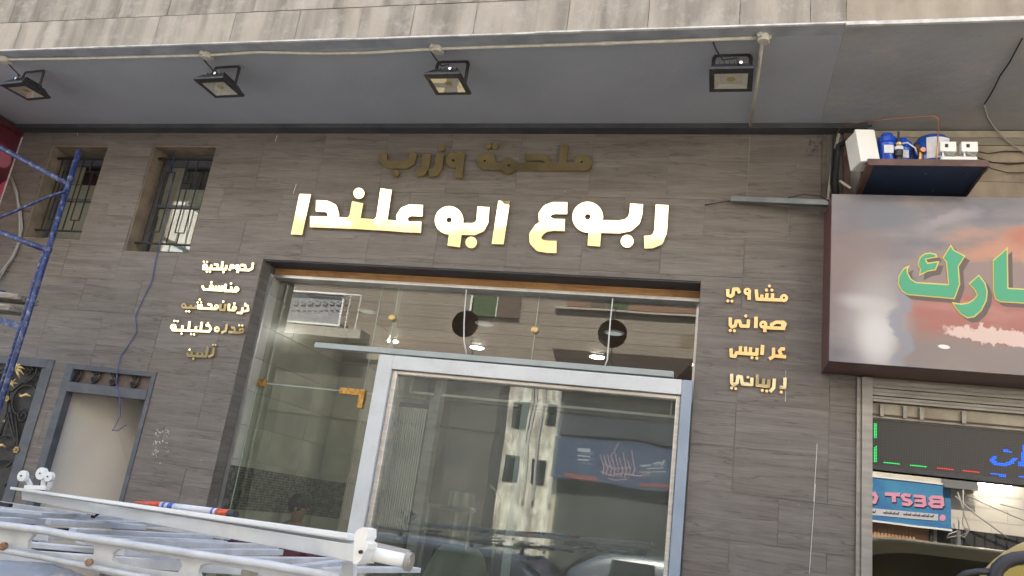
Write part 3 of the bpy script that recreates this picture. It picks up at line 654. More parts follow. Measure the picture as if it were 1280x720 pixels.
def tiles_x(xp, y0, y1, sgn, z0=.13, z1=CZ, tw=.6, th=.3, nm='wall_tile'):
    z = z0 - .0
    while z < z1:
        zb = min(z + th, z1)
        yy = y0
        for c, d in [(z, zb)]:
            for e, f in ([(c, min(d, MZ0)), (max(c, MZ1), d)]):
                if f - e < .01: continue
                yy = y0
                while yy < y1 - .005:
                    box(nm, M['beige_tile'], rm, xp, xp + .012 * sgn, yy + .0015, min(yy + tw, y1) - .0015, e + .0015, f - .0015); yy += tw
        z += th
def tiles_y(yp, x0, x1, sgn, z0=.13, z1=CZ, tw=.6, th=.3):
    z = z0
    while z < z1:
        zb = min(z + th, z1)
        for e, f in ((z, min(zb, MZ0)), (max(z, MZ1), zb)):
            if f - e < .01: continue
            xx = x0
            while xx < x1 - .005:
                box('wall_tile', M['beige_tile'], rm, xx + .0015, min(xx + tw, x1) - .0015, yp, yp + .012 * sgn, e + .0015, f - .0015); xx += tw
        z += th
# front jamb strip before the glass, then the side wall, a pier and the rear wall
tiles_x(RX0, .152, 1.85, 1)
box('pier', M['tile_grout'], rm, RX0, RX0 + .32, 1.87, 2.25, .13, CZ)
tiles_y(1.868, RX0 + .0, RX0 + .33, -1); tiles_x(RX0 + .32, 1.87, 2.25, 1)
tiles_x(RX0, 2.27, RY1, 1); box('rear_shade_sheet', M['rear_shade'], rm, RX0, RX1, RY1 - .03, RY1, .13, CZ)  # dark sheet paints the unlit depth of the room
def mosaic(fn, u0, u1):
    mb = MB(); z = MZ0 + .002; k = 0
    while z < MZ1 - .01:
        u = u0 - (.03 if k % 2 else 0)
        while u < u1:
            a, b = max(u, u0), min(u + .058, u1)
            if b - a > .006: fn(mb, a + .001, b - .001, z, z + .021, random.uniform(.007, .012))
            u += .06
        z += .0235; k += 1
    o = mb.build('mosaic_band', M['mosaic'], rm); o['kind'] = 'stuff'
mosaic(lambda mb, a, b, z0, z1, d: mb.box(RX0, RX0 + d, a, b, z0, z1), .152, 1.86)
mosaic(lambda mb, a, b, z0, z1, d: mb.box(a, b, 1.868 - d, 1.868, z0, z1), RX0 + .012, RX0 + .33)
mosaic(lambda mb, a, b, z0, z1, d: mb.box(RX0, RX0 + d, a, b, z0, z1), 2.27, RY1 - .04)
def downlight(x, y, lit, lab):
    t = thing('downlight', lab, 'ceiling light', (x, y, CZ), 'round downlights in the shop ceiling')
    MB().lathe([(.085, -.012), (.10, -.006), (.10, .0)], (x, y, CZ), 24).build('rim', M['white_plastic'], t, smooth=False)
    MB().disc((x, y, CZ - .016), (0, 0, 1), .074, .003, 24).build('diffuser', M['light'] if lit else M['light_off_glow'], t)
for i, x in enumerate((-3.9, -2.81, -1.38, -.1)): downlight(x, 2.66, True, ['lit round downlight nearest the left wall, middle of the ceiling', 'lit round downlight seen just left of the first round hole in the glass', 'lit round downlight seen below the right round hole in the glass', 'lit round downlight nearest the right wall of the shop'][i])
for i, x in enumerate((-3.62, -2.39, -1.05)): downlight(x, 1.5 if i else 1.3, False, ['unlit oval looking downlight above the small framed board reflection', 'unlit downlight seen through the left round hole in the glass', 'unlit downlight seen through the right round hole in the glass'][i])
for i, x in enumerate(()): downlight(x, 3.9, True, ['lit rear downlight on the left side of the shop', 'lit rear downlight on the right side of the shop'][i])

# ================================================================== GLASS SHOPFRONT
sf = thing('glass_shopfront', 'frameless glass shopfront with two round holes, brass fittings and pine lintel', 'shopfront', (-2.15, .3, .12))
WZ0, WZ1, FZ0 = 3.629, 3.70, 3.597
MB().box(OX0 + .006, OX1 - .006, .215, .29, WZ0, OZ - .014).build('wood_lintel', M['wood'], sf)
MB().box(OX0 + .006, OX1 - .006, .20, .33, FZ0, WZ0 - .001).build('head_channel', M['alu'], sf, bevel=.003)
box('side_channel', M['alu'], sf, OX0 + .006, OX0 + .03, .15, .175, .13, FZ0 - .001)
box('side_channel', M['trim_dark'], sf, OX0 + .006, OX0 + .014, .1755, .20, .13, FZ0 - .001)
box('side_channel', M['alu'], sf, OX1 - .032, OX1 - .005, .27, .33, .13, FZ0 - .001)
DZ = 2.62       # top of the glass doors
seams = [OX0 + .03, -3.02, -1.553, OX1 - .033]
holes = {1: (-2.183, 3.305, .122), 2: (-.897, 3.309, .122)}
for i in range(3):
    a, b = seams[i] + .002, seams[i + 1] - .002
    prims = [PG([(a, DZ + .01), (b, DZ + .01), (b, FZ0 - .002), (a, FZ0 - .002)])]
    if i in holes: prims.append(('C', holes[i][0], holes[i][1], holes[i][2], 'cut'))
    if i in holes: solids(loops_of(prims, .012), lambda x, z: (x, GY, z), (0, .006, 0), 'glass_pane', M['glass'], sf)
    else: box('glass_pane', M['glass'], sf, a, b, GY, GY + .006, DZ + .01, FZ0 - .002)
    if i: MB().box(seams[i] - .0018, seams[i] + .0018, GY + .0005, GY + .006, DZ + .01, FZ0 - .002).build('glass_edge', M['glass_edge'], sf)
# lower panes: door on the left, fixed ones on the right
box('glass_door', M['glass_door'], sf, seams[0] + .01, -3.0, GY, GY + .01, .14, DZ - .004)
box('glass_edge', M['glass_edge'], sf, seams[0] + .004, seams[0] + .0095, GY, GY + .01, .14, DZ - .004)
box('glass_edge', M['glass_edge'], sf, seams[0] + .01, -3.0, GY + .0003, GY + .0097, DZ - .0038, DZ + .002)
box('glass_pane', M['glass'], sf, -2.99, OX1 - .034, GY, GY + .008, .14, DZ - .004)
MB().box(-4.06, -3.99, GY - .02, GY + .03, DZ - .035, DZ + .035).build('patch_fitting', M['brass'], sf, bevel=.003)
MB().box(-3.235, -2.995, GY - .02, GY + .03, DZ - .028, DZ + .028).box(-3.045, -2.995, GY - .019, GY + .029, DZ - .135, DZ - .0285).build('patch_fitting', M['brass'], sf, bevel=.002)
for (x, y) in ((490, 397), (668, 412)):
    p = Y(x, y, GY - .02); MB().lathe([(.018, -.016), (.03, -.010), (.03, .02)], (p.x, GY - .02, p.z), 18, 'y').build('disc_fitting', M['gold_paint'], sf)
# fin behind the joint at the left disc
box('glass_fin', M['glass_edge'], sf, -2.868, -2.862, GY + .02, GY + .10, DZ + .02, FZ0 - .002)
MB().box(-3.40, -.36, -.02, .045, 2.925, 2.972).build('header_rail', M['track'], sf, bevel=.004)
# white wires
for nm, pts in (('a', ((583, 362), (581, 385), (580, 405), (580, 425), (583, 443))), ('b', ((766, 373), (763, 400), (761, 425), (759, 450), (753, 465)))):
    o = MB().tube([Y(x, y, .19) for x, y in pts], .0055, 6).build('hanging_wire', M['white_plastic'], smooth=True)
    tag(o, 'white wire hanging across the left round hole in the glass' if nm == 'a' else 'white wire hanging across the right round hole in the glass', 'wire', 'white wires hanging before the glass')

# ================================================================== WHITE FRAMED DISPLAY WINDOW
fx0, fx1, fz1 = -2.765, -.215, 2.905
df = thing('display_window', 'large white aluminium framed display window standing in front of the glass', 'display window', ((fx0 + fx1) / 2, 0, .12))
mb = MB(); mb.box(fx0, fx0 + .13, -.06, .05, .13, fz1); mb.box(fx0 + .13, fx1 - .075, -.06, .05, fz1 - .115, fz1); mb.build('outer_frame', M['alu_white'], df, bevel=.006)
MB().box(fx1 - .074, fx1 + .004, -.056, .05, .13, fz1 - .0).build('outer_frame', M['alu_blue'], df, bevel=.006)
mb = MB(); mb.box(fx0 + .132, fx0 + .178, -.03, .055, .13, fz1 - .117); mb.box(fx0 + .178, fx1 - .112, -.03, .055, fz1 - .150, fz1 - .117); mb.box(fx1 - .112, fx1 - .076, -.03, .055, .13, fz1 - .117)
mb.build('inner_frame', M['alu_inner'], df, bevel=.008)
px0, px1, pz1 = fx0 + .178, fx1 - .112, fz1 - .15
box('pane', M['glass_case'], df, px0, px1, .02, .026, .14, pz1)
box('pane_edge', M['track'], df, -1.515, -1.45, .0265, .04, .14, pz1)
mb = MB(); mb.bar(Y(512, 490, .12), Y(852, 522, .12), .012, .018); mb.bar(Y(512, 490, .12), Y(517, 470, .12), .012, .012); mb.bar(Y(838, 521, .12), Y(840, 500, .12), .012, .012)
mb.build('inner_rail', M['alu_inner'], df)
# ribbed panel at its left inside, standing in for a mirrored shutter
rp = thing('shutter_reflection_panel', 'narrow ribbed panel standing in for a shutter reflection inside the white framed window', 'panel', (-2.68, .2, .13))
RA, RB = -2.60, -2.36
box('panel_back', M['dark_shop'], rp, RA - .02, RB + .02, .20, .205, 1.50, 2.56)
for k in range(13):
    x = RA + (RB - RA) * k / 12; box('rib', M['pale_rib'], rp, x - .0055, x + .0055, .165, .199, 1.54, 2.52)
mb = MB(); mb.box(RB + .022, RB + .05, .16, .21, .13, 2.62); mb.box(RB + .07, RB + .13, .10, .21, .13, 2.80); mb.build('post', M['alu_old'], rp)

# machines seen through the display glass
mc = thing('covered_machine', 'meat mixer with steel funnel under a green grey cover behind the display glass', 'machine', (-1.9, .9, .13))
MB().lathe([(.30, 0), (.34, .5), (.33, .95), (.22, 1.25), (.16, 1.32)], (-2.15, 1.0, .13), 20).build('cover', M['plastic_wrap'], mc, smooth=True)
MB().box(-2.5, -2.0, .8, 1.2, 1.75, 1.78).build('tray', M['steel'], mc, bevel=.004)
MB().lathe([(.07, 1.32), (.07, 1.6), (.12, 1.66), (.12, 1.78)], (-2.2, 1.0, .13), 16).build('funnel', M['steel'], mc, smooth=False)
MB().tube([(-1.85, 1.0, .13), (-1.85, 1.0, 1.9), (-1.95, 1.0, 2.0)], .015, 8).build('handle', M['steel'], mc)
for x in (-2.45, -2.05): MB().tube([(x, .85, .13), (x + .0, .85, 1.75)], .014, 8).build('leg', M['steel'], mc)

# man inside, seen in profile behind the glass
pn = MB()
def skin_body(name, chains, mat, parent=None, sub=2):
    me = bpy.data.meshes.new(name); vs, es, rs, idx = [], [], [], {}
    for ch in chains:
        prev = None
        for (p, r) in ch:
            key = tuple(round(c, 4) for c in p)
            if key not in idx: idx[key] = len(vs); vs.append(p); rs.append(r)
            i = idx[key]
            if prev is not None: es.append((prev, i))
            prev = i
    me.from_pydata(vs, es, []); o = bpy.data.objects.new(name, me); COL.objects.link(o); me.materials.append(mat)
    o.modifiers.new('skin', 'SKIN')
    for i, r in enumerate(rs):
        sv = me.skin_vertices[0].data[i]; r = r if isinstance(r, tuple) else (r, r); sv.radius = r; sv.use_root = (i == 0)
    s_ = o.modifiers.new('sub', 'SUBSURF'); s_.levels = sub; s_.render_levels = sub
    dg = bpy.context.evaluated_depsgraph_get(); m2 = bpy.data.meshes.new_from_object(o.evaluated_get(dg)); o.modifiers.clear(); o.data = m2
    m2.shade_smooth()
    PI[o.name] = Matrix.Identity(4)
    if parent is not None: o.parent = parent; o.matrix_parent_inverse = PI[parent.name]; PI[o.name] = PI[parent.name]
    return o
hp = Y(374, 637, 1.25)
HX, HY, HZ = hp.x, 1.25, hp.z       # head centre; he faces +x (to the right)
pt = thing('person', 'dark haired man inside the shop, only his head showing above the white beam', 'person', (HX, HY, .13))
b = HZ - 1.59       # body offset so the feet meet the floor
sc_ = (HZ - .13) / 1.52
def bp_(f, s, u): return (HX + f * sc_, HY + s * sc_, .13 + u * sc_)   # forward, side, up
ch = [[(bp_(-.03, 0, .92), .15), (bp_(-.04, 0, 1.08), (.13, .12)), (bp_(-.03, 0, 1.25), (.165, .12)), (bp_(-.025, 0, 1.33), (.12, .09)), (bp_(-.015, 0, 1.40), .055), (bp_(0, 0, 1.46), .065), (bp_(.0, 0, 1.54), (.085, .098)), (bp_(-.005, 0, 1.60), (.07, .085))]]
for sd in (-1, 1):
    ch.append([(bp_(-.03, 0, .92), .15), (bp_(-.03, sd * .10, .84), .09), (bp_(-.01, sd * .11, .47), .06), (bp_(-.03, sd * .11, .09), .04), (bp_(.02, sd * .115, .03), .042), (bp_(.14, sd * .12, .02), .03)])
    ha = bp_(.18, sd * .20, .86)
    ch.append([(bp_(-.025, 0, 1.33), (.12, .09)), (bp_(-.03, sd * .18, 1.31), .06), (bp_(-.05, sd * .24, 1.05), .042), (bp_(.10, sd * .22, .90), .03), (ha, (.032, .018))])
    for q, (df_, ds) in enumerate(((.09, -.03), (.10, -.01), (.097, .012), (.08, .03))):
        ch.append([(ha, (.032, .018)), (bp_(.18 + df_ * .55, sd * .20 + ds, .855), .009), (bp_(.18 + df_ * .9, sd * .20 + ds, .825), .0075)])
    ch.append([(ha, (.032, .018)), (bp_(.20, sd * .20 - sd * .045, .85), .011), (bp_(.225, sd * .20 - sd * .05, .82), .008)])
body = skin_body('body', ch, M['skin'], pt)
def ell(c, r, name, mat, n=14, parent=pt, cut=None):
    mb = MB(); vs = []; fs = []
    for i in range(n + 1):
        th = math.pi * i / n
        for j in range(n * 2):
            a = math.pi * j / n; vs.append((c[0] + r[0] * math.sin(th) * math.cos(a), c[1] + r[1] * math.sin(th) * math.sin(a), c[2] + r[2] * math.cos(th)))
    for i in range(n):
        for j in range(n * 2): fs.append((i * n * 2 + j, (i + 1) * n * 2 + j, (i + 1) * n * 2 + (j + 1) % (n * 2), i * n * 2 + (j + 1) % (n * 2)))
    if cut: fs = [f for f in fs if not cut([vs[k] for k in f])]
    return mb.add(vs, fs).build(name, mat, parent, smooth=True)
h = ell(bp_(-.018, 0, 1.575), (.108, .094, .105), 'hair', M['hair'], 20, pt, lambda q: (q[0][0] - HX) > .05 and q[0][2] < HZ + .03)
MB().add([bp_(.095, -.012, 1.53), bp_(.095, .012, 1.53), bp_(.125, 0, 1.52), bp_(.098, 0, 1.56), bp_(.09, 0, 1.51)], [(0, 2, 3), (2, 1, 3), (0, 4, 2), (4, 1, 2)]).build('nose', M['skin'], pt)
for sd in (-1, 1):
    ell(bp_(-.0, sd * .087, 1.53), (.018, .008, .03), 'ear', M['skin'], 8); ell(bp_(.086, sd * .032, 1.555), (.010, .012, .008), 'eye', M['ink'], 6)
MB().bar(bp_(.094, -.025, 1.485), bp_(.094, .025, 1.485), .01, .006).build('mouth', M['brown_panel'], pt)
shch = [[(bp_(-.03, 0, .90), (.18, .16)), (bp_(-.04, 0, 1.08), (.16, .145)), (bp_(-.03, 0, 1.25), (.185, .14)), (bp_(-.025, 0, 1.34), (.13, .10)), (bp_(-.02, 0, 1.375), .065)]]
for sd in (-1, 1): shch.append([(bp_(-.025, 0, 1.34), (.13, .10)), (bp_(-.03, sd * .18, 1.31), .075), (bp_(-.05, sd * .24, 1.08), .058)])
skin_body('shirt', shch, M['shirt'], pt)
tr_ = []
for sd in (-1, 1): tr_.append([(bp_(-.03, 0, .90), .165), (bp_(-.03, sd * .10, .82), .105), (bp_(-.01, sd * .11, .47), .075), (bp_(-.03, sd * .11, .10), .06)])
skin_body('trousers', tr_, M['trousers'], pt)

# ================================================================== GOLD LETTERING
def word(prims, label, tilt=(0, 0), res=.4, thick=.016, stand=.010, parts=None, loc=None):
    lp = loops_of(prims, res)
    xs = [p[0] for l in lp for p in l]; ys = [p[1] for l in lp for p in l]; cx, cy = (min(xs) + max(xs)) / 2, (min(ys) + max(ys)) / 2
    c = Y(cx, cy, -stand - thick); t = thing('gold_lettering', label, 'lettering', c, 'raised gold letters on the tiled wall')
    solids(lp, lambda x, y: Y(x, y, -stand - thick), (0, thick, 0), 'letter', M['gold'], t)
    # small pegs that hold the letters off the wall
    t.rotation_euler = (R(tilt[0]), 0, R(tilt[1]))
    return t
def letters(groups, label, tilt, res, thick=None, stand=.010):
    thick = .026 if res >= .35 else .015
    """each group is one piece of metal with its own slight lean"""
    allp = [p for g_, _ in groups for p in g_]
    lp = loops_of(allp, 1.5); xs = [p[0] for l in lp for p in l]; ys = [p[1] for l in lp for p in l]
    c = Y((min(xs) + max(xs)) / 2, (min(ys) + max(ys)) / 2, -stand - thick)
    t = thing('gold_lettering', label, 'lettering', c, 'raised gold letters on the tiled wall')
    for g_, (ax, az) in groups:
        lps = loops_of(g_, res); bx = [p[0] for l in lps for p in l]; by = [p[1] for l in lps for p in l]
        gc = Y((min(bx) + max(bx)) / 2, (min(by) + max(by)) / 2, -stand - thick)
        Rm = Matrix.Rotation(R(ax), 3, 'X') @ Matrix.Rotation(R(az), 3, 'Z')
        for o in solids(lps, lambda x, y: gc + Rm @ (Y(x, y, -stand - thick) - gc), Rm @ Vector((0, thick, 0)), 'letter', M['gold_soffit_shade'] if 'line just under' in label else M['gold'], t): pass
    return t
D = lambda x, y, r: [C(x, y, r)]
a8 = lambda x, y: (350 + x / 8, 220 + y / 8)
letters([
    ([PG([(374.5, 242.5), (388.6, 243), (377.6, 293.4), (363.4, 292.8)])], (0.4, .3)),
    ([S([(395, 257.3), (408, 257.8), (414.5, 261), (416.7, 268), (416, 277), (412, 277.6)], 7.1), S([(387.6, 277.1), (412, 277.8), (440, 279)], 6.9)], (.0, .2)),
    ([S([(447.3, 253), (443.5, 272), (438, 279)], 7.1), S([(438, 278.8), (452, 279.6), (470, 280.8)], 6.8)], (1.8, .6)), (D(448.6, 241.6, 6.8), (.5, 0)),
    ([S([(482.7, 236.3), (477.3, 274), (471, 281)], 7.1), S([(470, 280.7), (485, 281.6), (503, 283)], 6.9), S([(528.4, 263.4), (513, 262.7), (506, 265.4), (502.4, 271), (503, 279), (508, 283.2)], 7.2), S([(503, 283.2), (526.4, 284)], 6.9)], (.1, .2)),
], 'largest gold lettering, leftmost word of the big line over the shopfront', 0, .4)
letters([
    ([PG([(623, 251), (637.4, 251.2), (629.4, 305.3), (614.4, 304.8)])], (.2, .1)),
    ([C(561.3, 275.4, 17.8), S([(570.5, 283), (567, 308.0)], 7.9), S([(570, 286), (592, 286.4), (599.5, 283.2), (603, 276.5), (604.2, 258.5)], 7.5), HO(561.3, 275, 3.3)], (-.1, .15)),
    (D(589, 303, 7.2), (-.4, 0)),
], 'large gold lettering, short middle word of the big line over the shopfront', 0, .4)
letters([
    ([S([(709, 260.2), (692, 260), (684.5, 262.8), (680.5, 268.5), (681, 275.5), (690, 281), (706, 281.3)], 7.4), S([(690, 281.2), (682, 282), (674.5, 286.5), (669, 294), (669.3, 301), (675, 307), (684, 308.4), (695.7, 308.6)], 7.6)], (.2, .1)),
    ([C(734.6, 271.4, 19.2), S([(744, 284), (742.2, 307.5)], 7.9), S([(744, 283), (774, 283.6), (785, 281.5), (792.5, 275), (795, 266), (795.8, 254.8)], 8.1), HO(734.6, 271, 3.5)], (.1, .1)),
    (D(783.9, 301.5, 8), (-1.5, 0)),
    ([S([(827.7, 256), (825.7, 289), (822, 299), (814, 302.4), (805.2, 302.6)], 8)], (.0, -.1)),
], 'large gold lettering, rightmost word of the big line over the shopfront', 0, .4)
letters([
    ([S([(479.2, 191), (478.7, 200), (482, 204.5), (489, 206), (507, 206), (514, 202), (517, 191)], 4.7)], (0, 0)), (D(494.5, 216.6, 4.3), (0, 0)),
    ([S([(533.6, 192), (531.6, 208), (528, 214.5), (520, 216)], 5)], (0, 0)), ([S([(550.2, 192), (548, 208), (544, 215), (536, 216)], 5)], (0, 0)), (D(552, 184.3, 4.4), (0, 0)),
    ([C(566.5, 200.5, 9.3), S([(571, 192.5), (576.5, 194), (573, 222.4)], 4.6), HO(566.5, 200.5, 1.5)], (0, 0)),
], 'gold lettering in a shaded tone, left word of the line just under the overhang', 0, .35)
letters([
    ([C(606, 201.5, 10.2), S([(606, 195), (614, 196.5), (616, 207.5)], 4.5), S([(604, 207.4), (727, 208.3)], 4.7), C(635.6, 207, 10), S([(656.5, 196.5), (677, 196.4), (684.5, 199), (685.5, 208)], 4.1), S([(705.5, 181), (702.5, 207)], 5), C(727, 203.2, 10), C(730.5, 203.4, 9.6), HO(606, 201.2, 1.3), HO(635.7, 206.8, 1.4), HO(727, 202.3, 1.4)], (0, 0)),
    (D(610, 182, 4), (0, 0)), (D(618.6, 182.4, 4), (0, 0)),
], 'gold lettering in a shaded tone, longer right word of the line just under the overhang', 0, .35)

q = 1.45
def ring(x, y, r, k=.9): return [C(x, y, r), HO(x, y, k)]
letters([
    ([S([(316.3, 328.3), (315, 335.5), (311, 337.6), (296, 337)], q), S([(301, 331.3), (306, 331.6), (307.5, 337)], q), C(296.8, 334.2, 3.6), S([(297.8, 336), (297, 341)], q), HO(296.8, 333.8, .8)], (.2, 1)),
    ([C(290.2, 333.2, 3.1), S([(288, 335), (286.6, 338.0)], q * .9), HO(290.2, 333, .9)], (-3, 2)),
    ([S([(283, 331.2), (282.3, 336.4), (253, 336.1)], q), S([(278.3, 326.6), (277, 336.3)], q), S([(267.5, 330.4), (272, 331), (272.6, 336)], q), S([(264.3, 331), (263.5, 336)], q), C(256.4, 333.2, 3.5), HO(256.4, 333, .9)], (.3, .5)),
    (D(279.3, 340, 1.5), (0, 1)), (D(258.6, 339.4, 1.4), (0, 0)), (D(262.4, 339.6, 1.4), (0, 0)), (D(254.8, 327.2, 1.3), (0, 0)), (D(258.8, 327.5, 1.3), (0, 0)),
], 'small gold words on the top line of the left list beside the shopfront', 0, .16)
letters([
    ([C(295.6, 361.4, 3.3), S([(296, 364), (281, 363.5), (282.4, 355)], q), S([(289.3, 358.3), (288.8, 364)], q), HO(295.6, 361.2, .9)], (.4, 1)), (D(288.8, 354.3, 1.4), (0, 0)),
    ([S([(278.3, 356.8), (277.6, 362.8), (254.8, 361.7), (252.8, 357)], q), S([(274, 357.2), (273.6, 362.3)], q), S([(270, 357.2), (269.6, 362)], q), C(264.3, 358.6, 3), HO(264.3, 358.4, .9)], (-.3, .4)), (D(264.3, 353, 1.5), (0, 0)),
], 'small gold word on the second line of the left list', 0, .16)
letters([
    ([S([(305, 381.5), (309.6, 382.2), (310, 388), (302, 389.6)], q), S([(303.5, 384), (302, 391.5), (296, 391)], q)], (-1, 1.5)), (D(306.5, 379.8, 1.4), (0, 1)), (D(293, 379.4, 1.4), (0, 1)),
    ([C(293, 385, 3.1), S([(294, 388), (285.6, 387.4), (286.5, 379.8)], q), HO(293, 385, .8)], (.5, 1)), ([S([(282, 380.2), (280.5, 387.6), (275, 387), (276, 380)], q)], (3, 0)), (D(279, 377, 1.3), (0, 0)),
    ([C(270.5, 383.5, 3), S([(271, 386.2), (248, 385), (248.4, 380.4)], q), S([(259.5, 380), (264, 381), (264.5, 385)], q), S([(252, 380.4), (251.6, 385)], q), HO(270.5, 383.2, .8)], (.6, 1)),
    ([S([(245, 381), (244.6, 384.8), (229, 384.4)], q), S([(238.7, 381), (238.4, 385)], q), C(229.8, 382.2, 3.4), HO(229.8, 382, 1)], (3.6, 1)), (D(249.6, 374.5, 1.3), (0, 0)), (D(247, 378, 1.2), (0, 0)), (D(251.4, 378, 1.2), (0, 0)), (D(233, 389, 1.2), (0, 0)), (D(236.5, 389.2, 1.2), (0, 0)),
], 'small gold words on the third line of the left list, mottled bright and dull', 0, .16)
letters([
    ([C(301.8, 413.2, 3.5), S([(301, 416), (285.5, 415)], q), S([(289, 409), (293, 410), (293.6, 415.5)], q), HO(301.8, 413, .9)], (.3, 1)), (D(299, 406.6, 1.3), (0, 0)), (D(302.8, 406.8, 1.3), (0, 0)),
    ([S([(283.6, 405), (282, 413.6), (276.5, 416)], q)], (.2, 1)), ([C(271.2, 411.8, 3.7), HO(271.2, 411.6, 1.2)], (.3, 1)),
    ([S([(257, 406.4), (261.5, 407), (263.4, 411), (261, 414.2), (215, 412.4)], q), S([(252.3, 402.4), (250.5, 413.6)], q), S([(245, 408), (244.4, 413.4)], q), S([(237, 401.8), (235.8, 413)], q), S([(228.4, 407), (227.6, 412.8)], q), C(216.8, 409, 3.9), HO(216.8, 408.8, 1.1)], (.2, .6)), (D(260, 403.8, 1.3), (0, 0)), (D(218, 401.2, 1.3), (0, 0)), (D(222, 401.5, 1.3), (0, 0)), (D(227, 417, 1.3), (0, 0)), (D(239, 417.6, 1.3), (0, 0)), (D(242.6, 418, 1.3), (0, 0)),
], 'small bright words on the fourth line of the left list, the widest line of it', 0, .16)
letters([
    ([S([(267.6, 434.4), (265.6, 443.6), (260.4, 446)], q)], (.4, 1)), (D(266.4, 431, 1.2), (0, 0)), (D(269.4, 431.2, 1.1), (0, 0)),
    ([S([(259.6, 434), (257, 445.2), (235, 444.6), (234.4, 441)], q * 1.15), S([(252.8, 441), (252, 445)], q), S([(247, 440.4), (246, 445)], q), S([(240, 439), (239, 444.6)], q)], (4.2, 2)), (D(241.6, 448.4, 1.4), (0, 1)), (D(237, 437, 1.1), (-3, 0)),
], 'small dull gold word on the bottom line of the left list', 0, .16)
b4 = lambda x, y: (890 + x / 4.645, 345 + y / 4.645)
def T4(pts): return [b4(*p) for p in pts]
q2 = 2.1
def D4(x, y, r=1.9): return [C(*b4(x, y), r)]
letters([
    ([C(*b4(418, 128), 5), S(T4([(420, 140), (262, 134), (256, 78)]), q2), S(T4([(352, 100), (350, 138)]), q2), S(T4([(320, 100), (316, 137)]), q2), S(T4([(290, 108), (288, 136)]), q2), HO(*b4(418, 126), 1.4)], (-1.2, 0)), (D4(333, 58), (-1, 0)), (D4(316, 82, 2.1), (-1.4, 0)), (D4(348, 82, 2), (-1.4, 0)),
    ([C(*b4(205, 90), 4.7), S(T4([(215, 88), (216, 138)]), q2), HO(*b4(205, 88), 1.3)], (-1, 0)),
    ([S(T4([(160, 100), (150, 76), (126, 76), (122, 108), (110, 118), (92, 112), (92, 76)]), q2)], (-1.1, 0)), (D4(92, 145), (-1, 0)), (D4(116, 146), (-1, 0)),
], 'medium gold word at the top of the right list, partly greenish', 0, .24)
letters([
    ([C(*b4(410, 285), 4.6), S(T4([(425, 304), (352, 302), (345, 282), (372, 268), (415, 268), (430, 285)]), q2), S(T4([(360, 302), (318, 299)]), q2), C(*b4(298, 282), 5), S(T4([(308, 292), (306, 326)]), q2), HO(*b4(296, 281), 1.3), HO(*b4(395, 286), 1.6)], (-.6, 0)),
    ([S(T4([(256, 236), (254, 302)]), q2 * 1.1)], (-.6, 0)),
    ([S(T4([(212, 252), (210, 292), (168, 290), (160, 262), (140, 262), (136, 288), (116, 296), (106, 284), (106, 240)]), q2)], (-.7, 0)), (D4(196, 232, 2), (-.5, 0)), (D4(106, 316, 2), (-.6, 0)), (D4(130, 318, 2), (-.6, 0)),
], 'medium gold word on the second line of the right list', 0, .24)
letters([
    ([S(T4([(424, 424), (404, 422), (391, 436), (400, 454), (392, 464)]), q2), S(T4([(430, 470), (366, 464)]), q2)], (-.7, 0)), ([S(T4([(358, 416), (356, 468), (332, 482)]), q2)], (-.7, 0)), ([S(T4([(294, 400), (290, 458)]), q2 * 1.1)], (-.7, 0)),
    ([S(T4([(262, 418), (260, 454), (196, 450), (194, 410)]), q2), S(T4([(166, 408), (164, 448)]), q2), S(T4([(196, 450), (142, 446), (134, 466), (112, 464), (110, 420)]), q2), S(T4([(224, 414), (222, 450)]), q2)], (-.7, 0)), (D4(232, 474, 2), (-.7, 0)), (D4(260, 477, 2), (-.7, 0)),
], 'medium gold word on the third line of the right list', 0, .24)
letters([
    ([S(T4([(424, 590), (422, 648), (392, 646)]), q2)], (3.6, 1)), (D4(402, 674, 2), (-1, 0)), ([S(T4([(362, 596), (358, 650), (336, 672)]), q2)], (3.2, 1)),
    ([S(T4([(330, 600), (328, 640), (262, 634), (264, 572)]), q2), S(T4([(300, 596), (298, 638)]), q2)], (4, 1)), (D4(292, 664, 1.9), (-2, 0)), (D4(318, 668, 1.9), (-2, 0)),
    ([S(T4([(232, 590), (230, 630), (176, 626), (170, 586), (150, 584), (146, 620), (126, 634), (114, 618), (114, 568)]), q2)], (3.4, 1)), (D4(208, 588, 1.8), (-3, 0)), (D4(114, 650, 1.9), (-2, 0)), (D4(138, 654, 1.9), (-2, 0)),
], 'dull gold word at the bottom of the right list', 0, .24)

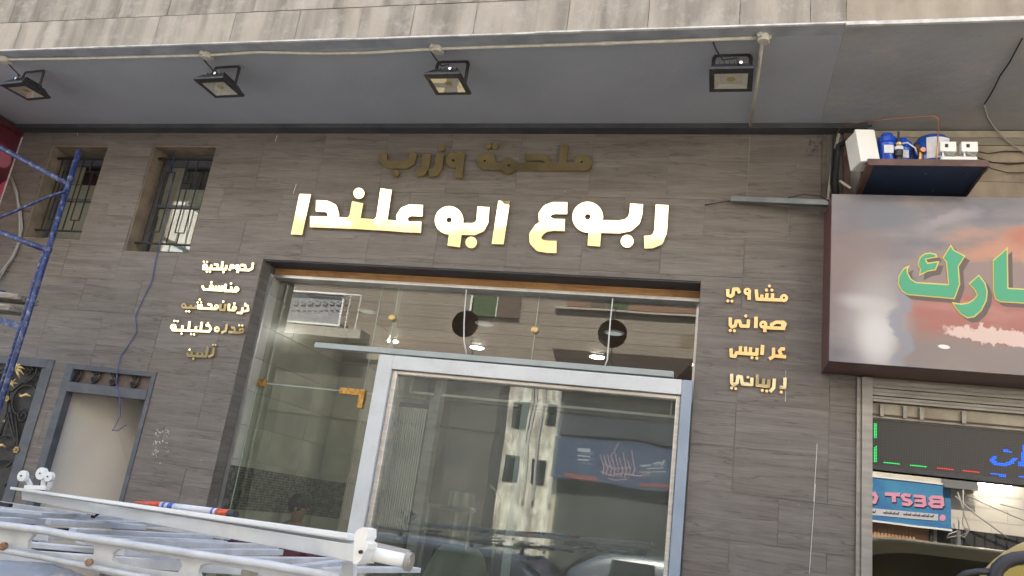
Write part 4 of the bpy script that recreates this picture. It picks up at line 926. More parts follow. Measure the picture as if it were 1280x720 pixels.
# ================================================================== FLOODLIGHTS, CONDUIT
def flood(cx, ry, label, body_dx=0., rz=0., tip=0.):
    t = thing('floodlight', label, 'floodlight', (cx, -1.08, SL), 'black floodlights under the overhang')
    t0 = MB(); bx, by, bz = cx - .09 + body_dx, -1.10, 4.80
    # bracket
    r_ = MB(); w2 = .125
    pts = [(cx - w2, -1.08, bz + .03), (cx - w2, -1.08, SL - .03), (cx - w2 + .02, -1.08, SL - .006), (cx + w2 - .02, -1.08, SL - .006), (cx + w2, -1.08, SL - .03), (cx + w2, -1.08, bz + .03)]
    for a, b_ in zip(pts[:-1], pts[1:]): r_.bar(a, b_, .026, .006, (0, 1, 0))
    r_.build('bracket', M['black_metal'], t)
    x0, x1, y0, y1 = cx - .145, cx + .145, -1.255, -.965
    f_ = MB(); fz = bz
    f_.box(x0, x1, y0, y0 + .06, fz, fz + .022); f_.box(x0, x1, y1 - .035, y1, fz, fz + .022); f_.box(x0, x0 + .035, y0 + .06, y1 - .035, fz, fz + .022); f_.box(x1 - .035, x1, y0 + .06, y1 - .035, fz, fz + .022)
    f_.build('frame', M['black_metal'], t, bevel=.003)
    MB().hexa([(x0 + .008, y0 + .008, fz + .0225), (x1 - .008, y0 + .008, fz + .0225), (x1 - .008, y1 - .008, fz + .0225), (x0 + .008, y1 - .008, fz + .0225), (x0 + .04, y0 + .05, fz + .075), (x1 - .04, y0 + .05, fz + .075), (x1 - .04, y1 - .05, fz + .075), (x0 + .04, y1 - .05, fz + .075)]).build('housing', M['black_metal'], t, bevel=.004)
    # reflector bowl inside
    a0, a1, b0, b1 = x0 + .035, x1 - .035, y0 + .06, y1 - .035; s = .035; bz0, bz1 = fz + .004, fz + .021
    MB().add([(a0, b0, bz0), (a1, b0, bz0), (a1, b1, bz0), (a0, b1, bz0), (a0 + s, b0 + s, bz1), (a1 - s, b0 + s, bz1), (a1 - s, b1 - s, bz1), (a0 + s, b1 - s, bz1)], [(0, 1, 5, 4), (1, 2, 6, 5), (2, 3, 7, 6), (3, 0, 4, 7), (4, 5, 6, 7)]).build('reflector', M['reflector'], t)
    MB().disc((cx, (b0 + b1) / 2, bz1 - .004), (0, 0, 1), .028, .003, 16).build('led_chip', M['yellow_led'], t)
    box('lens', M['glass_lens'], t, a0, a1, b0, b1, fz + .0015, fz + .003)
    for k in range(6): box('fin', M['black_metal'], t, cx - .08 + k * .032 - .003, cx - .08 + k * .032 + .003, -1.19, -1.03, fz + .0755, fz + .10)
    MB().tube([(cx + .05, -1.22, fz + .05), (cx + .03, -1.23, fz + .10), (cx - .06, -1.15, fz + .14), (cx - .11, -1.2, SL - .04), (cx - .13, -1.24, SL - .01)], .006, 6).build('lead', M['cable'], t, smooth=True)
    MB().lathe([(.012, 0), (.012, .018)], (cx + .06, -1.262, fz + .045), 10, 'y').build('screw', M['steel'], t)
    t.rotation_euler = (tip, 0, rz)
    return t
flood(-6.13, 0, 'leftmost black floodlight, turned slightly, above the first barred window', rz=R(-6), tip=R(2))
flood(-4.12, 0, 'black floodlight second from left under the overhang', rz=R(-3))
flood(-2.12, 0, 'black floodlight with a yellowish lamp above the middle of the big lettering')
flood(-.055, 0, 'rightmost black floodlight, beside the white pipe that runs down to the wall')
cn = thing('conduit', 'cream plastic conduit with four junction boxes along the edge of the overhang', 'conduit', (-3, -1.26, SL))
cy_ = [(-7.6, -1.29), (-6.25, -1.285), (-5.6, -1.27), (-4.19, -1.262), (-3.7, -1.285), (-3.2, -1.245), (-2.8, -1.235), (-2.19, -1.262), (-1.0, -1.27), (.13, -1.285)]
MB().tube([(x, y, SL - .016) for x, y in cy_], .0125, 8).build('pipe', M['pvc'], cn, smooth=True)
MB().tube([(.135, -1.285, SL - .016), (.125, -.7, SL - .02), (.105, -.13, SL - .035)], .0125, 8).build('pipe', M['pvc'], cn, smooth=True)
MB().tube([(.13, -1.285, SL - .016), (.19, -1.285, SL - .016)], .016, 8).build('pipe', M['pvc'], cn)
MB().tube([(-.95, -1.27, SL - .016), (-.86, -1.27, SL - .016)], .016, 8).build('coupler', M['pvc'], cn)
for x, y in ((-6.25, -1.285), (-4.19, -1.262), (-2.19, -1.262), (.14, -1.285)):
    MB().lathe([(.033, -.045), (.038, -.04), (.038, -.0)], (x, y, SL - .001), 16).build('junction_box', M['pvc'], cn)
    MB().bar((x - .03, y - .05, SL - .02), (x + .03, y + .05, SL - .02), .03, .03).build('box_lug', M['pvc'], cn)
# crack and thin cable on the neighbour's soffit, far right
# ================================================================== NEIGHBOURING BUILDING (right)
nb = thing('neighbour_building', 'tan stone building to the right with stained grey overhang and aluminium shop frame', 'building', (5, 0, 0))
NX = XB + .0005
box('soffit', M['soffit_brown'], nb, NX, 12, -1.36, .0, SL - .001, SL + .12)
box('soffit_edge', M['soffit_lip'], nb, NX, 12, -1.384, -1.361, SL - .015, SL + .1)
mb = MB(); x = NX
while x < 4:
    d = rr.uniform(.15, .5); mb.box(x, x + d, -1.408 + rr.uniform(-.004, .003), -1.386, SL - .022 + rr.uniform(-.004, .003), SL + .002); x += d
mb.build('plaster_edge', M['white_edge'], nb)
for i, (a, b) in enumerate(((SL + .004, 5.45), (5.453, 5.9), (5.903, 6.35))):
    x = NX
    for d in ((1.5, 1.3, 1.4, 1.5) if i % 2 == 0 else (.8, 1.4, 1.4, 1.4, 1.0)):
        box('stone', M['limestone_tan'], nb, x + .002, x + d - .002, -1.399 + rr.uniform(-.002, .002), -1.38, a, b); x += d
box('upper_wall', M['limestone_tan'], nb, NX, 12, -1.385, 8.0, SL + .125, 8.0)
box('upper_cladding', M['limestone_tan'], nb, 6.5, 12, -1.40, -1.386, SL + .004, 8.0)
box('cladding', M['limestone_tan'], nb, NX, 6.5, -1.398, -1.386, 6.353, 8.0)
MB().tube([X_ for X_ in (Z(1278, 48, SL - .012), Z(1262, 78, SL - .012), Z(1250, 95, SL - .012), Z(1244, 108, SL - .012), Z(1236, 122, SL - .012), Z(1230, 131, SL - .012))], .005, 5).build('soffit_crack', M['cable'], nb)
# wall behind the water unit: pale course with a rough top strip
zz = [(4.28, 4.42), (4.423, 4.60), (4.603, 4.76), (4.763, 4.90)]
mb = MB().box(.95, 12, .02, .3, 3.0, SL - .01); mb.build('backing_wall', M['mortar'], nb)
for i, (a, b) in enumerate(zz):
    x = .99 - .15 * (i % 2)
    for d in (.62, .7, .66, .7, .8):
        box('stone', M['limestone_tan'], nb, max(x, .99) + .002, x + d - .002, .0 + rr.uniform(-.003, .003), .021, a, b - .002); x += d
box('rough_strip', M['mortar'], nb, .99, 4.4, -.004, .02, 4.902, 4.96); box('plaster_strip', M['cream'], nb, .99, 4.4, -.012, .018, 4.962, SL - .012)
box('ledge', M['cream'], nb, 1.55, 4.4, -.05, .0, 4.265, 4.30)
for k in range(3): MB().box(.664, .70, -.01, .02, 4.30 + .245 * k, 4.542 + .245 * k).build('corner_block', M['corner_stone'], nb)
box('corner_recess', M['corner_stone'], nb, .703, .985, .02, .05, 3.0, SL - .01)
box('brown_post', M['brown_angle'], nb, .82, .87, -.03, .02, 4.3, 5.0); box('brown_post', M['brown_angle'], nb, .74, .76, -.02, .02, 4.3, 5.0)
# shop frame on the right
box('post', M['alu_old'], nb, .962, 1.03, -.05, .10, .12, 3.035); box('post', M['alu_old'], nb, .932, .960, -.025, .0, .12, 3.035)
for k, (a, b, yy) in enumerate(((3.0, 3.03, .0), (2.972, 2.995, -.015), (2.945, 2.968, -.005), (2.918, 2.94, -.02), (2.895, 2.913, -.008), (2.873, 2.89, -.02))):
    box('shutter_slat', M['alu_old'], nb, 1.032, 4.4, yy, .15, a, b)
box('lintel_panel', M['cream'], nb, 1.032, 4.4, .03, .12, 2.765, 2.870)
box('lintel_track', M['brown_angle'], nb, 1.032, 4.4, .015, .03, 2.782, 2.792)
for x in (1.10, 1.25, 1.355, 1.62): MB().box(x - .012, x + .012, .0, .03, 2.775, 2.86).build('lintel_clip', M['alu_old'], nb)
box('glass_pane', M['glass_film'], nb, 1.032, 4.4, .105, .112, .5, 2.764)
box('sill_wall', M['tile'], nb, 1.032, 4.4, .06, .2, .0, .5)
box('shop_back', M['dark_shop'], nb, 1.0, 12, 1.4, 1.5, 0, 3.1); box('shop_roof', M['dark_shop'], nb, 1.0, 12, .32, 1.4, 3.0, 3.1); box('shop_side', M['dark_shop'], nb, .94, .99, .33, 1.4, 0, 3.0)
box('wall', M['limestone_tan'], nb, 4.4, 12, .0, .3, 0, SL - .01); box('wall', M['sandpaint'], nb, 12, 12.2, 0, 8.0, 0, 8.0)

# LED board
lb = thing('led_board', 'dark LED text board with green, red and blue dots under the shop sign', 'LED sign', (1.6, .05, 2.6))
LX0, LZ0, LZ1 = 1.034, 2.415, 2.762
def ledmat():
    mt = mk('led_matrix', (.045, .04, .036), .45); t = mt.node_tree; b_ = t.nodes['Principled BSDF']; L = t.links.new
    geo = nn(t, 'ShaderNodeNewGeometry'); mp = nn(t, 'ShaderNodeMapping'); mp.inputs['Scale'].default_value = (95, 0.001, 95); L(geo.outputs['Position'], mp.inputs[0])
    fr = nn(t, 'ShaderNodeVectorMath', operation='FRACTION'); L(mp.outputs[0], fr.inputs[0])
    su = nn(t, 'ShaderNodeVectorMath', operation='SUBTRACT'); su.inputs[1].default_value = (.5, 0, .5); L(fr.outputs[0], su.inputs[0])
    se = nn(t, 'ShaderNodeSeparateXYZ'); L(su.outputs[0], se.inputs[0]); cb = nn(t, 'ShaderNodeCombineXYZ'); L(se.outputs[0], cb.inputs[0]); L(se.outputs[2], cb.inputs[2])
    le = nn(t, 'ShaderNodeVectorMath', operation='LENGTH'); L(cb.outputs[0], le.inputs[0])
    mr = nn(t, 'ShaderNodeMapRange'); mr.inputs[1].default_value = .30; mr.inputs[2].default_value = .42; mr.inputs[3].default_value = 1; mr.inputs[4].default_value = 0; L(le.outputs[1], mr.inputs[0])
    mx = nn(t, 'ShaderNodeMix', data_type='RGBA'); L(mr.outputs[0], mx.inputs[0]); mx.inputs[6].default_value = (.012, .011, .010, 1); mx.inputs[7].default_value = (.045, .036, .030, 1); L(mx.outputs[2], b_.inputs['Base Color'])
    return mt
M['ledm'] = ledmat()
for k in range(4): box('led_module', M['ledm'], lb, LX0 + .01 + k * .34, LX0 + .3497 + k * .34, .04, .06, LZ0 + .02, LZ1 - .012)
mb = MB(); mb.box(LX0, LX0 + 1.5, .035, .064, LZ0 - .012, LZ0 + .0195); mb.box(LX0, LX0 + 1.5, .035, .064, LZ1 - .0115, LZ1); mb.build('led_case', M['black_metal'], lb)
def dots(prims, mat, nm):
    lp = prims; xs = []; mb = MB(); s_ = 1 / 95.
    pts = []
    for p in prims: pts += p[1] if p[0] != 'C' else [(p[1], p[2])]
    x0, x1 = min(a for a, b in pts) - 8, max(a for a, b in pts) + 8; y0, y1 = min(b for a, b in pts) - 8, max(b for a, b in pts) + 8
    A = Y(x0, y0, .038); B = Y(x1, y1, .038); i0, i1 = int(A.x / s_) - 1, int(B.x / s_) + 1; j0, j1 = int(min(A.z, B.z) / s_) - 3, int(max(A.z, B.z) / s_) + 3
    for i in range(i0, i1):
        for j in range(j0, j1):
            P = Vector(((i + .5) * s_, .038, (j + .5) * s_)); d = P - Vector(CAM); t_ = d.dot(Vector(F)); u, v = 640 + FP * d.dot(Vector(RT)) / t_, 360 - FP * d.dot(Vector(UP)) / t_
            if min(float(sd_prim(np.array([u]), np.array([v]), p)[0]) for p in prims) < 0 and P.z < LZ1 - .012:
                mb.box(P.x - .0032, P.x + .0032, .036, .0398, P.z - .0032, P.z + .0032)
    if mb.v: mb.build(nm, mat, lb)
dots([S([(1094, 529), (1094, 547)], 1.3)], M['fg_green'], 'led_stroke'); dots([S([(1094, 558), (1094, 577)], 1.3)], M['fg_green'], 'led_stroke')
dots([S([(1104.5, 577.5), (1125.5, 580)], 1.3)], M['fg_green'], 'led_stroke'); dots([S([(1137, 581), (1158, 583.5)], 1.3)], M['fg_green'], 'led_stroke')
dots([S([(1170, 585), (1192, 587.5)], 1.3)], M['fg_red'], 'led_stroke'); dots([S([(1204, 588.5), (1225, 591)], 1.3)], M['fg_red'], 'led_stroke')
dots([S([(1238, 592), (1258, 595)], 1.3)], M['fg_blue'], 'led_stroke'); dots([S([(1273, 595), (1292, 598)], 1.3)], M['fg_blue'], 'led_stroke')
dots([S([(1257, 535), (1280, 538)], 1.2)], M['fg_blue'], 'led_stroke')
dots([S([(1245, 571), (1240, 575), (1245, 580), (1256, 581), (1266, 577), (1269, 572)], 2.6), S([(1254, 563), (1264, 565)], 1.5), S([(1281, 556), (1279, 580), (1272, 580)], 3)], M['fg_blue'], 'led_letter')

# ================================================================== SHOP SIGN (right)
def artmat():
    mt = mk('printed_steak_and_smoke', (.3, .3, .3), .28, coat=.2); t = mt.node_tree; b_ = t.nodes['Principled BSDF']; L = t.links.new
    geo = nn(t, 'ShaderNodeNewGeometry'); no = nn(t, 'ShaderNodeTexNoise'); no.inputs['Scale'].default_value = 3.2; no.inputs['Detail'].default_value = 5
    mpn = nn(t, 'ShaderNodeMapping'); mpn.inputs['Rotation'].default_value = (0, R(25), 0); mpn.inputs['Scale'].default_value = (.8, 1, 1.9)
    L(geo.outputs['Position'], mpn.inputs[0]); L(mpn.outputs[0], no.inputs['Vector'])
    sb_ = nn(t, 'ShaderNodeVectorMath', operation='SUBTRACT'); sb_.inputs[1].default_value = (.5, .5, .5); L(no.outputs['Color'], sb_.inputs[0])
    scn = nn(t, 'ShaderNodeVectorMath', operation='SCALE'); scn.inputs['Scale'].default_value = .35; L(sb_.outputs[0], scn.inputs[0])
    ad = nn(t, 'ShaderNodeVectorMath', operation='ADD'); L(geo.outputs['Position'], ad.inputs[0]); L(scn.outputs[0], ad.inputs[1])
    def blob(cx, cz, rx, rz, soft, ang=0, sharp_in=None):
        mp = nn(t, 'ShaderNodeMapping', vector_type='TEXTURE'); mp.inputs['Location'].default_value = (cx, 0, cz); mp.inputs['Scale'].default_value = (rx, 1e6, rz); mp.inputs['Rotation'].default_value = (0, R(ang), 0)
        L((sharp_in or ad).outputs[0], mp.inputs[0]); le = nn(t, 'ShaderNodeVectorMath', operation='LENGTH'); L(mp.outputs[0], le.inputs[0])
        mr = nn(t, 'ShaderNodeMapRange', interpolation_type='SMOOTHSTEP'); mr.inputs[1].default_value = 1 - soft; mr.inputs[2].default_value = 1 + soft; mr.inputs[3].default_value = 1; mr.inputs[4].default_value = 0
        L(le.outputs[1], mr.inputs[0]); return mr.outputs[0]
    def over(cur, col, fac, k=1.):
        mx = nn(t, 'ShaderNodeMix', data_type='RGBA'); L(cur, mx.inputs[6]); mx.inputs[7].default_value = (*col, 1)
        mu = nn(t, 'ShaderNodeMath', operation='MULTIPLY'); mu.inputs[1].default_value = k; L(fac, mu.inputs[0]); L(mu.outputs[0], mx.inputs[0]); return mx.outputs[2]
    base = nn(t, 'ShaderNodeMix', data_type='RGBA'); base.inputs[6].default_value = (.135, .125, .14, 1); base.inputs[7].default_value = (.235, .195, .185, 1)
    mr = nn(t, 'ShaderNodeMapRange'); mr.inputs[1].default_value = .35; mr.inputs[2].default_value = .65; L(no.outputs['Fac'], mr.inputs[0]); L(mr.outputs[0], base.inputs[0]); c = base.outputs[2]
    c = over(c, (.22, .155, .14), blob(.80, 3.70, .28, .35, .6), .85)
    c = over(c, (.13, .135, .16), blob(1.05, 4.15, .28, .12, .6, 10), .8)
    c = over(c, (.32, .27, .29), blob(1.45, 4.12, .13, .05, .7, -20), .7)
    c = over(c, (.47, .21, .12), blob(1.98, 3.86, .66, .23, .28, -14), .95)
    c = over(c, (.40, .11, .06), blob(2.02, 4.0, .2, .10, .5), .8)
    c = over(c, (.20, .15, .14), blob(1.70, 3.70, .42, .14, .3), .85)
    c = over(c, (.34, .085, .06), blob(1.62, 3.40, .48, .20, .2), .95)
    c = over(c, (.40, .15, .11), blob(1.55, 3.46, .36, .06, .6, 5), .8)
    c = over(c, (.20, .15, .13), blob(1.45, 3.17, .50, .13, .4, 6), .85)
    c = over(c, (.40, .36, .345), blob(.98, 3.36, .17, .30, .7, 4, geo), .9)
    c = over(c, (.60, .57, .55), blob(.99, 3.24, .10, .17, .7, -4, geo), .9)
    c = over(c, (.50, .46, .44), blob(.93, 3.47, .15, .05, .8, 8, geo), .8)
    
    c = over(c, (.22, .22, .26), blob(1.14, 3.35, .045, .34, .4, 3), .85)
    n2 = nn(t, 'ShaderNodeTexNoise'); n2.inputs['Scale'].default_value = 17; n2.inputs['Detail'].default_value = 6; L(geo.outputs['Position'], n2.inputs['Vector'])
    s2 = nn(t, 'ShaderNodeVectorMath', operation='SUBTRACT'); s2.inputs[1].default_value = (.5, .5, .5); L(n2.outputs['Color'], s2.inputs[0])
    k2 = nn(t, 'ShaderNodeVectorMath', operation='SCALE'); k2.inputs['Scale'].default_value = .16; L(s2.outputs[0], k2.inputs[0]); a2 = nn(t, 'ShaderNodeVectorMath', operation='ADD'); L(geo.outputs['Position'], a2.inputs[0]); L(k2.outputs[0], a2.inputs[1])
    c = over(c, (.66, .48, .41), blob(1.70, 3.295, .30, .052, .12, 4, a2), .95)
    c = over(c, (.85, .80, .75), blob(1.40, 3.20, .035, .014, .2, 4, geo), .95)
    L(c, b_.inputs['Base Color']); b_.inputs['Coat Roughness'].default_value = .15
    return mt
sg = thing('shop_sign', 'projecting box sign printed with smoke and red meat, green and yellow Arabic lettering, maroon sides', 'shop sign', (1.8, -.2, 3.04))
SX0, SX1, SZ0, SZ1, SYF = .69, 3.2, 3.045, 4.285, -.42
box('front_panel', artmat(), sg, SX0 + .002, SX1, SYF, SYF + .02, SZ0 + .002, SZ1 - .002)
MB().box(SX0, SX0 + .012, SYF + .0205, -.012, SZ0 + .013, SZ1).box(SX0, SX1, SYF + .0205, -.012, SZ0, SZ0 + .0125).box(SX0 + .013, SX1, SYF + .0205, -.012, SZ1 - .012, SZ1).build('side_cladding', M['wood_maroon'], sg)
s5 = lambda x, y: (1100 + x / 5.54, 290 + y / 5.54)
P5 = lambda l: PG([s5(*p) for p in l])
kaf = P5([(208, 228), (160, 252), (128, 305), (124, 360), (150, 410), (190, 436), (518, 465), (556, 362), (546, 240), (592, 165), (515, 125), (490, 85), (432, 180), (456, 205), (472, 360), (250, 346), (215, 322), (195, 285), (192, 260)])
hmz = P5([(262, 210), (275, 172), (310, 147), (350, 142), (390, 152), (398, 176), (360, 182), (320, 190), (330, 212), (372, 206), (412, 200), (388, 264), (330, 274), (270, 306), (278, 256), (264, 236)])
reh = P5([(685, 295), (730, 350), (747, 410), (740, 475), (705, 545), (655, 590), (605, 598), (560, 570), (525, 530), (497, 484), (560, 496), (610, 488), (650, 462), (672, 435), (650, 395), (612, 358)])
alf = P5([(885, 103), (890, 386), (1000, 392), (1010, 180), (1100, 100), (1110, 400), (1250, 410), (1250, 515), (1000, 496), (835, 486), (798, 466), (782, 400), (780, 196)])
for pr in (kaf, hmz, reh, alf):
    solids(loops_of([pr], .6, off=(5.5, 5.5)), lambda x, y: Y(x, y, SYF - .0012), (0, .0011, 0), 'letter_shadow', M['sh'], sg)
    solids(loops_of([pr], .4), lambda x, y: Y(x, y, SYF - .004), (0, .0025, 0), 'letter_outline', M['yellow'], sg)
    solids(loops_of([pr], .4, grow=-1.5), lambda x, y: Y(x, y, SYF - .0065), (0, .0024, 0), 'letter', M['green'], sg)
# square tube running out of the sign over the tiles
o = MB().bar((-.01, -.05, 4.385), (.705, -.13, 4.335), .05, .045).build('square_tube', M['bar_grey'], bevel=.003); tag(o, 'grey square steel tube lying along the tiled wall left of the printed sign', 'steel tube')
tag(MB().tube([Y(881, 256, -.02), Y(900, 253, -.03), Y(918, 251, -.06)], .004, 5).build('bent_wire', M['cable'], smooth=True), 'short bent wire at the left end of the square steel tube', 'wire')

# ================================================================== WATER FILTER UNIT on bracket shelf
sh = thing('bracket_shelf', 'brown steel angle shelf with navy board mounted above the printed sign', 'shelf', (1.24, -.35, 4.4))
PX0, PX1, PY0, PZ = .88, 1.62, -.72, 4.405
mb = MB(); mb.box(PX0, PX1, PY0, PY0 + .012, PZ - .035, PZ + .012); mb.box(PX0, PX0 + .04, PY0 + .0125, -.01, PZ - .035, PZ - .027); mb.box(PX0, PX0 + .008, PY0 + .0125, -.01, PZ - .0265, PZ + .012); mb.box(PX1 - .008, PX1, PY0 + .0125, -.01, PZ - .035, PZ + .012); mb.build('angle_frame', M['brown_angle'], sh)
box('board', M['navy'], sh, PX0 + .0085, PX1 - .0085, PY0 + .0125, -.01, PZ - .02, PZ - .004)
MB().bar((PX0 - .02, -.02, PZ + .38), (PX0 - .01, PY0 + .05, PZ + .01), .03, .03).build('brace', M['brown_angle'], sh); MB().bar((PX1 + .02, -.02, PZ + .1), (PX1 + .015, PY0 + .1, PZ - .0), .02, .02).build('brace', M['brown_angle'], sh)
for x, y in ((1.05, -.55), (1.27, -.58), (1.52, -.6), (1.38, -.3)): MB().disc((x, y, PZ - .028), (0, 0, 1), .006, .012, 8).build('bolt', M['steel'], sh)
zs = PZ + .001 - .004
o = thing('junction_box', 'tilted white plastic control box at the left end of the bracket shelf', 'control box', (.88, -.66, zs))
c0 = Vector((.86, -.66, zs + .125)); rt = Matrix.Rotation(R(-9), 3, 'Y') @ Matrix.Rotation(R(18), 3, 'Z')
def obx(c, rt, x0, x1, y0, y1, z0, z1):
    return [c + rt @ Vector(v) for v in ((x0, y0, z0), (x1, y0, z0), (x1, y1, z0), (x0, y1, z0), (x0, y0, z1), (x1, y0, z1), (x1, y1, z1), (x0, y1, z1))]
MB().hexa(obx(c0, rt, -.055, .075, -.02, .12, -.12, .12)).build('case', M['white_plastic'], o, bevel=.006)
MB().hexa(obx(c0, rt, -.06, .08, -.045, -.0205, -.125, .125)).build('lid', M['white_plastic'], o, bevel=.006)
o = thing('pressure_tank', 'round blue pressure tank with a white label on the bracket shelf', 'tank', (1.37, -.50, zs))
MB().lathe([(.02, .0), (.115, .008), (.133, .04), (.135, .18), (.127, .23), (.098, .275), (.05, .30), (.004, .306)], (1.335, -.50, zs), 28).build('tank_shell', M['blue_tank'], o, smooth=True)
vs = []; fs = []
for i in range(9):
    a = R(-118 + i * 8)
    for z_ in (.07, .23): vs.append((1.335 + .1385 * math.cos(a), -.50 + .1385 * math.sin(a), zs + z_))
for i in range(8): fs.append((i * 2, i * 2 + 2, i * 2 + 3, i * 2 + 1))
MB().add(vs, fs).build('label', M['white_label'], o)
def canister(x, y, lab):
    t = thing('filter_canister', lab, 'water filter', (x, y, zs), 'blue water filter canisters on the shelf')
    MB().lathe([(.042, 0), (.054, .01), (.057, .15), (.061, .16), (.061, .18)], (x, y, zs), 18).build('bowl', M['blue_can'], t, smooth=True)
    MB().lathe([(.063, .18), (.063, .215), (.038, .23), (.038, .25)], (x, y, zs), 18).build('cap', M['blue_can'], t)
    MB().box(x - .03, x + .03, y - .064, y - .0585, zs + .08, zs + .14).build('label', M['white_label'], t)
canister(1.02, -.62, 'blue filter canister next to the white control box'); canister(1.13, -.55, 'blue filter canister behind the black pump')
o = thing('small_pump', 'black and brass regulator standing between the blue canisters', 'pump', (1.085, -.66, zs))
MB().lathe([(.02, 0), (.012, .02), (.016, .05), (.028, .06), (.03, .13), (.024, .14), (.010, .15), (.016, .17), (.008, .18), (.008, .25)], (1.085, -.665, zs), 14).build('pump_body', M['black_metal'], o, smooth=False)
MB().lathe([(.016, .145), (.02, .16), (.012, .175)], (1.085, -.665, zs), 12).build('brass_nut', M['gold_paint'], o)
MB().lathe([(.031, .105), (.031, .13)], (1.085, -.665, zs), 14).build('collar', M['white_label'], o)
o = thing('compressor', 'dark compressor with brass valve before the blue tank', 'compressor', (1.22, -.5, zs))
MB().lathe([(.05, 0), (.095, .02), (.10, .16), (.075, .225), (.02, .25)], (1.2, -.44, zs), 20).build('dome', M['black_metal'], o, smooth=True)
MB().tube([(1.23, -.60, zs + .0), (1.235, -.61, zs + .12), (1.22, -.58, zs + .19)], .014, 8).build('valve', M['brass'], o); MB().disc((1.245, -.64, zs + .13), (0, 1, 0), .018, .03, 12).build('knob', M['copper'], o)
MB().tube([(1.09, -.66, zs + .16), (1.14, -.67, zs + .165), (1.19, -.66, zs + .13), (1.21, -.62, zs + .10)], .006, 6).build('hose', M['white_label'], o, smooth=True)
for i, (x, lab) in enumerate(((1.385, 'left white switch box with a small black mark on the shelf'), (1.515, 'right white switch box with a small black mark on the shelf'))):
    t = thing('switch_box', lab, 'switch box', (x, -.66, zs + .1), 'white switch boxes at the right end of the shelf')
    MB().box(x - .05, x + .05, -.70, -.64, zs + .085, zs + .16).build('case', M['white_plastic'], t, bevel=.004)
    MB().box(x - .02, x + .0, -.7025, -.7, zs + .115, zs + .14).build('mark', M['ink'], t)
    MB().box(x - .035, x - .02, -.69, -.67, zs + .055, zs + .085).build('stem', M['steel'], t)
    MB().tube([(x - .02, -.7, zs + .085), (x - .01, -.71, zs + .06), (x + .03, -.7, zs + .05)], .005, 6).build('wire', M['cable_grey'], t)
tag(MB().box(1.34, 1.56, -.70, -.60, zs + .001, zs + .052).build('filter_base', M['white_plastic'], bevel=.008), 'long white plastic base under the two switch boxes', 'tray')  # base block of the filter unit below the switch boxes
tag(MB().tube([Y(x, y, v) for x, y, v in ((1047, 166, -.05), (1050, 159, -.15), (1075, 154, -.4), (1110, 149, -.6), (1150, 146, -.68), (1168, 145, -.7), (1173, 149, -.7), (1173, 160, -.7), (1172, 180, -.72), (1170, 200, -.72))], .005, 8).build('copper_pipe', M['copper'], smooth=True), 'thin copper pipe arching over the shelf equipment', 'pipe')
for (nm, lab, mat_, r_, pts) in (
    ('black_cable_bundle', 'thick bundle of black cables rising at the left of the shelf', 'cable', .022, ((1046, 250, -.02), (1044, 225, -.05), (1046, 200, -.06), (1048, 182, -.05), (1060, 176, -.12), (1072, 172, -.3))),
    ('black_cable', 'black cable looping left of the shelf down behind the sign', 'cable', .007, ((1042, 255, -.02), (1038, 230, -.03), (1041, 195, -.04), (1042, 172, -.05), (1050, 160, -.05), (1090, 157, -.1))),
    ('black_cable', 'dark cable drooping right from the shelf, upper one', 'cable', .005, ((1215, 188, -.4), (1235, 192, -.2), (1256, 189, -.02), (1285, 190, -.02))),
    ('black_cable', 'dark cable drooping right from the shelf, middle one', 'cable', .006, ((1218, 196, -.5), (1240, 203, -.2), (1260, 205, -.02), (1290, 203, -.02))),
    ('black_cable', 'dark cable drooping right from the shelf, lowest one', 'cable', .004, ((1220, 200, -.5), (1240, 211, -.2), (1260, 216, -.02), (1290, 216, -.02))),
    ('black_cable', 'thin black cable lying over the grey square tube', 'cable', .004, ((985, 247, -.12), (1005, 243, -.12), (1025, 245, -.14), (1036, 251, -.16))),
    ('grey_cable', 'pale grey cable hanging from the crack in the right soffit', 'cable_grey', .006, ((1230, 131, -.4), (1234, 146, -.2), (1243, 160, -.05), (1258, 176, -.02), (1282, 192, -.02))),
    ('white_pipe', 'short white plastic pipe standing behind the cable bundle', 'pvc', .012, ((1049, 163, -.02), (1046, 178, -.02), (1044, 186, -.02))),
    ('white_pipe', 'white plastic pipe running down to the sign corner', 'pvc', .012, ((1041, 203, -.02), (1038, 225, -.02), (1035, 250, -.02))),
    ('white_pipe', 'short slanting white pipe just above the sign corner', 'pvc', .010, ((1050, 226, -.3), (1063, 235, -.34)))):
    tag(MB().tube([Y(*p) for p in pts], r_, 8).build(nm, M[mat_], smooth=True), lab, 'pipe' if 'pipe' in nm else 'cable')

